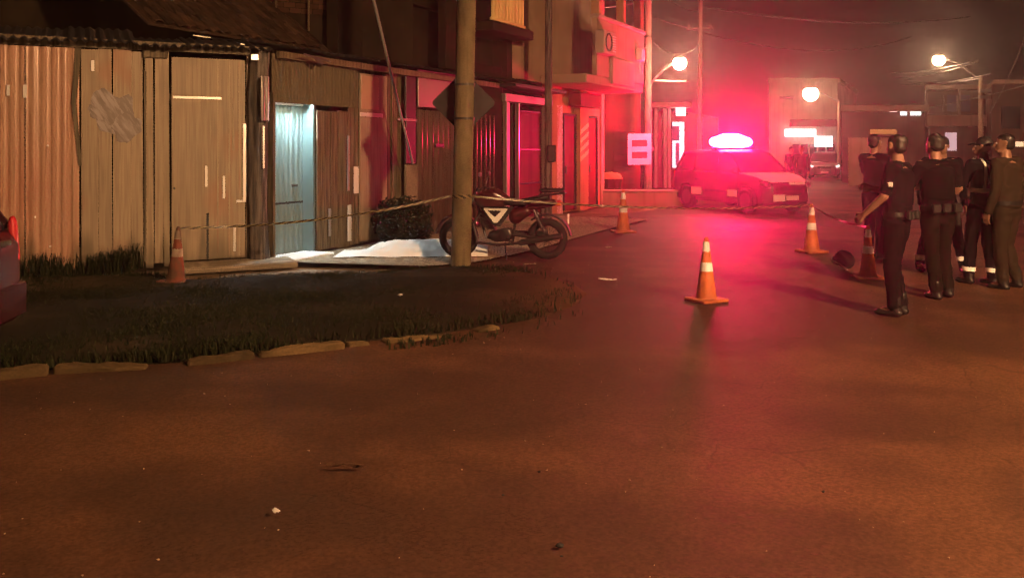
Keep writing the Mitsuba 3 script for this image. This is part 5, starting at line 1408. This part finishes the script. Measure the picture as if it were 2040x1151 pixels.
# the bare-armed officer nearest to us
g = G(1786, 628)
k = thing('person', 'person in black with one bare forearm reaching down to the tape, nearest of the group', 'person')
Mo, lg = person(k, g[0], g[1], 48, 1.76, 'm_blackcloth', 'm_blackcloth', arms=((A([-0.235, 0.05, 1.15]), A([-0.20, 0.245, 0.97])), (A([0.22, 0.10, 1.17]), A([0.08, 0.27, 1.22]))), stance=0.09, head_turn=-25, heavy=1.10, tilt=2.0, bend=0.05)
part(k, 'vest', mv(blend([hull(((0, -0.005, 1.36), (0.185, 0.138, 0.08)), ((0, 0, 1.08), (0.178, 0.135, 0.06)))], 0.03, 5), M=Mo), 'm_navycloth', smooth=True)
for a_ in (-0.11, 0.0, 0.11):
    part(k, 'pouch', mv(box(a_ - 0.04, a_ + 0.04, -0.165, -0.12, 0.93, 1.02, 0.012), M=Mo), 'm_boot', smooth=30)
part(k, 'chest_badge', mv(box(-0.268, -0.258, -0.04, 0.03, 1.24, 1.285, 0.003), M=Mo), 'm_reflect', label='white patch on the sleeve')
part(k, 'holster', mv(box(0.165, 0.225, -0.04, 0.06, 0.78, 0.96, 0.02), M=Mo), 'm_boot', smooth=30)
# second officer, back to us
g = G(1876, 594)
k = thing('person', 'person in dark clothes seen from behind elbow out, right of the bare-armed officer', 'person')
Mo, lg = person(k, g[0], g[1], 8, 1.78, 'm_blackcloth', 'm_greencloth', arms=((A([-0.30, 0.05, 1.19]), A([-0.06, 0.24, 1.18])), (A([0.27, 0.03, 1.16]), A([0.20, 0.22, 1.02]))), stance=0.10, head_turn=10, heavy=1.12, tilt=-2.5, stride=0.05, bend=0.04)
part(k, 'vest', mv(blend([hull(((0, -0.005, 1.36), (0.19, 0.14, 0.08)), ((0, 0, 1.08), (0.182, 0.138, 0.06)))], 0.03, 5), M=Mo), 'm_blackcloth', smooth=True)
for a_ in (-0.12, 0.0, 0.12):
    part(k, 'pouch', mv(box(a_ - 0.045, a_ + 0.045, -0.17, -0.12, 0.92, 1.02, 0.012), M=Mo), 'm_boot', smooth=30)
part(k, 'holster', mv(box(0.17, 0.235, -0.05, 0.06, 0.76, 0.97, 0.02), M=Mo), 'm_boot', smooth=30)
# left, arms folded, in profile
g = G(1742, 515)
k = thing('person', 'person in dark red-lit shirt with folded arms, leftmost of the group', 'person')
Mo, lg = person(k, g[0], g[1], -62, 1.84, 'm_navycloth', 'm_navycloth', arms=((A([-0.24, 0.10, 1.20]), A([0.02, 0.25, 1.26])), (A([0.24, 0.10, 1.20]), A([-0.02, 0.22, 1.22]))), stance=0.10)
# firefighter with reflective straps
g = G(1952, 566)
k = thing('person', 'person with pale reflective vest straps and ankle bands, right of the dark-backed person', 'person')
Mo, lg = person(k, g[0], g[1], 18, 1.76, 'm_navycloth', 'm_navycloth', long_sleeves=True, arms=((A([-0.25, 0.08, 1.16]), A([-0.12, 0.25, 1.16])), (A([0.25, 0.05, 1.15]), A([0.16, 0.22, 1.05]))), stance=0.12, hat='m_black', tilt=2.5, stride=-0.06, head_turn=30)


def ring(key, Mx, c, r, z0, z1, name='reflective_band', m='m_reflect'):
    part(key, name, mv(lathe([(r, 0), (r + 0.006, 0), (r + 0.006, z1 - z0), (r, z1 - z0), (r, 0)], 24), M=Mx @ frame((c[0], c[1], z0), (1, 0, 0), (0, 1, 0))), m, smooth=40)


for hp, kn, an in lg:
    ring(k, Mo, an + (kn - an) * 0.17, 0.068, 0.155, 0.205)
wb = lathe([(1.0, 0), (1.03, 0), (1.03, 0.05), (1.0, 0.05), (1.0, 0)], 32)
wb.apply_transform(np.diag([0.168, 0.128, 1, 1]))
part(k, 'reflective_band', mv(wb, M=Mo @ frame((0, 0, 1.09), (1, 0, 0), (0, 1, 0))), 'm_reflect', smooth=40)
for sx in (-1, 1):
    for yy in (-1, 1):
        pts = [(sx * 0.105, yy * 0.128, 1.14), (sx * 0.10, yy * 0.134, 1.30), (sx * 0.095, yy * 0.118, 1.42), (sx * 0.095, yy * 0.05, 1.497)]
        part(k, 'reflective_strap', mv(cat(*[bar(a_, b_, 0.035, 0.008, up=(0, yy, 0.2)) for a_, b_ in zip(pts, pts[1:])]), M=Mo), 'm_reflect')
# behind, half hidden, with pale ankle bands
g = G(1876, 541)
k = thing('person', 'person half hidden behind the dark-backed person, pale bands above the boots', 'person')
Mo, lg = person(k, g[0], g[1], 165, 1.78, 'm_navycloth', 'm_navycloth', skin='m_skindark', long_sleeves=True, stance=0.26, hat='m_black')
for hp, kn, an in lg:
    ring(k, Mo, an + (kn - an) * 0.17, 0.069, 0.155, 0.215)
# right edge, olive clothes
g = G(2010, 575)
k = thing('person', 'person in olive brown clothes at the right edge of the group', 'person')
person(k, g[0], g[1], 30, 1.80, 'm_olivecloth', 'm_olivecloth', skin='m_skindark', long_sleeves=True, stance=0.13, heavy=1.14, tilt=-2.0, head_turn=35, bend=0.06)
# far, beside the police car
g = P(1597, 0, 31)
k = thing('person', 'far dark person standing behind the police car bonnet', 'person')
person(k, g[0], 31.0, 150, 1.76, 'm_navycloth', 'm_navycloth', skin='m_skindark', long_sleeves=True)
g = P(1576, 0, 33)
k = thing('person', 'far person in a dark top just left of the person behind the bonnet', 'person')
person(k, g[0], 33.0, 200, 1.74, 'm_greencloth', 'm_navycloth', skin='m_skindark')

# ------------------------------------------------------------------ small things on the ground
hm = thing('helmet', 'black motorcycle helmet with a pale rim lying on the road', 'helmet')
g = G(1687, 540) + [0, 0.1, 0]
Mhm = frame((g[0], g[1], 0.135), (0.8, -0.6, 0), (0.6 * 0.95, 0.8 * 0.95, 0.3)) @ np.eye(4)
Mhm = frame((g[0], g[1], 0.135), (1, 0, 0), (0, 1, 0)) @ trimesh.transformations.euler_matrix(0.5, 0.35, 0.9)
part(hm, 'shell', mv(blend([hull(((0, 0, 0.01), (0.125, 0.14, 0.12)), ((0, 0.05, -0.06), (0.095, 0.10, 0.06))) - hull(((0, 0.0, -0.09), (0.085, 0.10, 0.09))) - m3.Manifold.cube((0.17, 0.1, 0.075)).translate((-0.085, 0.10, -0.03))], 0.02, 4), M=Mhm), 'm_black', smooth=True)
part(hm, 'visor', mv(tri(hull(((0, 0.055, 0.005), (0.104, 0.088, 0.036)))), M=Mhm), 'm_glass', smooth=True)
part(hm, 'rim', mv(torus(0.118, 0.009, 36, 8), M=Mhm @ frame((0, 0.01, -0.085), (1, 0, 0), (0, 0, 1), (0, 1, 0))), 'm_white', smooth=True)


def scrap(label, x, y, w, l, z=0.006, m='m_white', rot=0.0, seed=0, name='paper_scrap', group=None):
    r = np.random.default_rng(seed)
    gx_, gy_ = np.meshgrid(np.linspace(-l / 2, l / 2, 6), np.linspace(-w / 2, w / 2, 4), indexing='ij')
    hz = z + 0.02 * r.random(gx_.shape)
    v_ = np.stack([gx_ + 0.01 * r.normal(size=gx_.shape), gy_ + 0.01 * r.normal(size=gx_.shape), hz], -1).reshape(-1, 3)
    f_ = []
    for i in range(5):
        for j in range(3):
            a_ = i * 4 + j
            f_ += [(a_, a_ + 4, a_ + 5), (a_, a_ + 5, a_ + 1)]
    f_ = np.array(f_)
    n_ = len(v_)
    mm = trimesh.Trimesh(np.vstack([v_, v_ - [0, 0, 0.003]]), np.vstack([f_, f_[:, ::-1] + n_]), process=False)
    single(name, label, name.replace('_', ' '), mv(mm, G(x, y) + [0, 0, 0.012], rz=rot), m, group=group)


scrap('white paper scrap on the earth between the motorcycle and the lone cone', 1212, 560, 0.06, 0.20, m='m_white', rot=-0.35, seed=1)
scrap('pale crumpled scrap on the ground below the motorcycle exhaust', 1056, 529, 0.05, 0.16, m='m_concrete', rot=0.2, seed=2)
scrap('tiny pale scrap beside the shadow right of the motorcycle', 1212, 495, 0.04, 0.10, m='m_concrete', rot=0.2, seed=3)
scrap('torn pinkish plastic strip on the near road', 690, 937, 0.016, 0.17, m='m_brick', rot=-0.1, seed=4, name='plastic_strip')
scrap('tiny white crumb on the near road at lower left', 551, 1028, 0.012, 0.015, m='m_white', seed=5)
scrap('tiny pale scrap lying in the dark grass before the pole', 797, 616, 0.02, 0.03, z=0.13, m='m_white', seed=6)


def stone(label, x, y, r0, seed, dark=True):
    q_ = _ICO * [1, 0.8, 0.55] * r0
    q_ = q_ * (0.8 + 0.45 * meshkit.fbm(_ICO * 1.7, 2, seed=seed))[:, None]
    single('stone', label, 'stone', mv(tri(m3.Manifold.hull_points(q_)), G(x, y) + [0, 0, r0 * 0.25 + 0.01]), 'm_rubber' if dark else 'm_concrete', smooth=30, group='loose stones on the near road')


stone('dark stone on the near road, biggest of the stones', 1115, 1092, 0.016, 1)
stone('small dark stone just below the biggest stone', 1119, 1112, 0.006, 2)
stone('small dark stone on the near road above the plastic strip level', 1074, 943, 0.008, 3)
stone('small dark stone on the road at lower right', 1640, 983, 0.008, 4)
stone('small dark stone near the red band of the road', 1002, 990, 0.007, 5)
r_ = np.random.default_rng(77)
gr_ = []
for i in range(420):
    x_, d_ = r_.uniform(-3.5, 4.5), r_.uniform(2.6, 14) 
    if shapely.contains_xy(verge_poly, x_, d_):
        continue
    s_ = r_.uniform(0.002, 0.006)
    o = trimesh.creation.icosahedron()
    o.apply_scale([s_ * r_.uniform(.8, 1.4), s_, s_ * 0.7])
    o.apply_translation((x_, d_, 0.006 + float(z_road(np.array([x_]), np.array([d_]))[0])))
    gr_.append(o)
single('grit', 'fine grit scattered over the road', 'gravel', cat(gr_), 'm_earth', kind='stuff')

# ------------------------------------------------------------------ haze added for the bloom around the lamps
thing('haze', 'thin haze added to imitate camera bloom around the lamps', 'haze', kind='stuff')
scene['haze'] = {'type': 'cube', 'to_world': T().translate([0, 200, 5.45]).scale([420, 420, 7.05]), 'bsdf': {'type': 'null'}, 'interior': {'type': 'ref', 'id': 'haze_air'}}
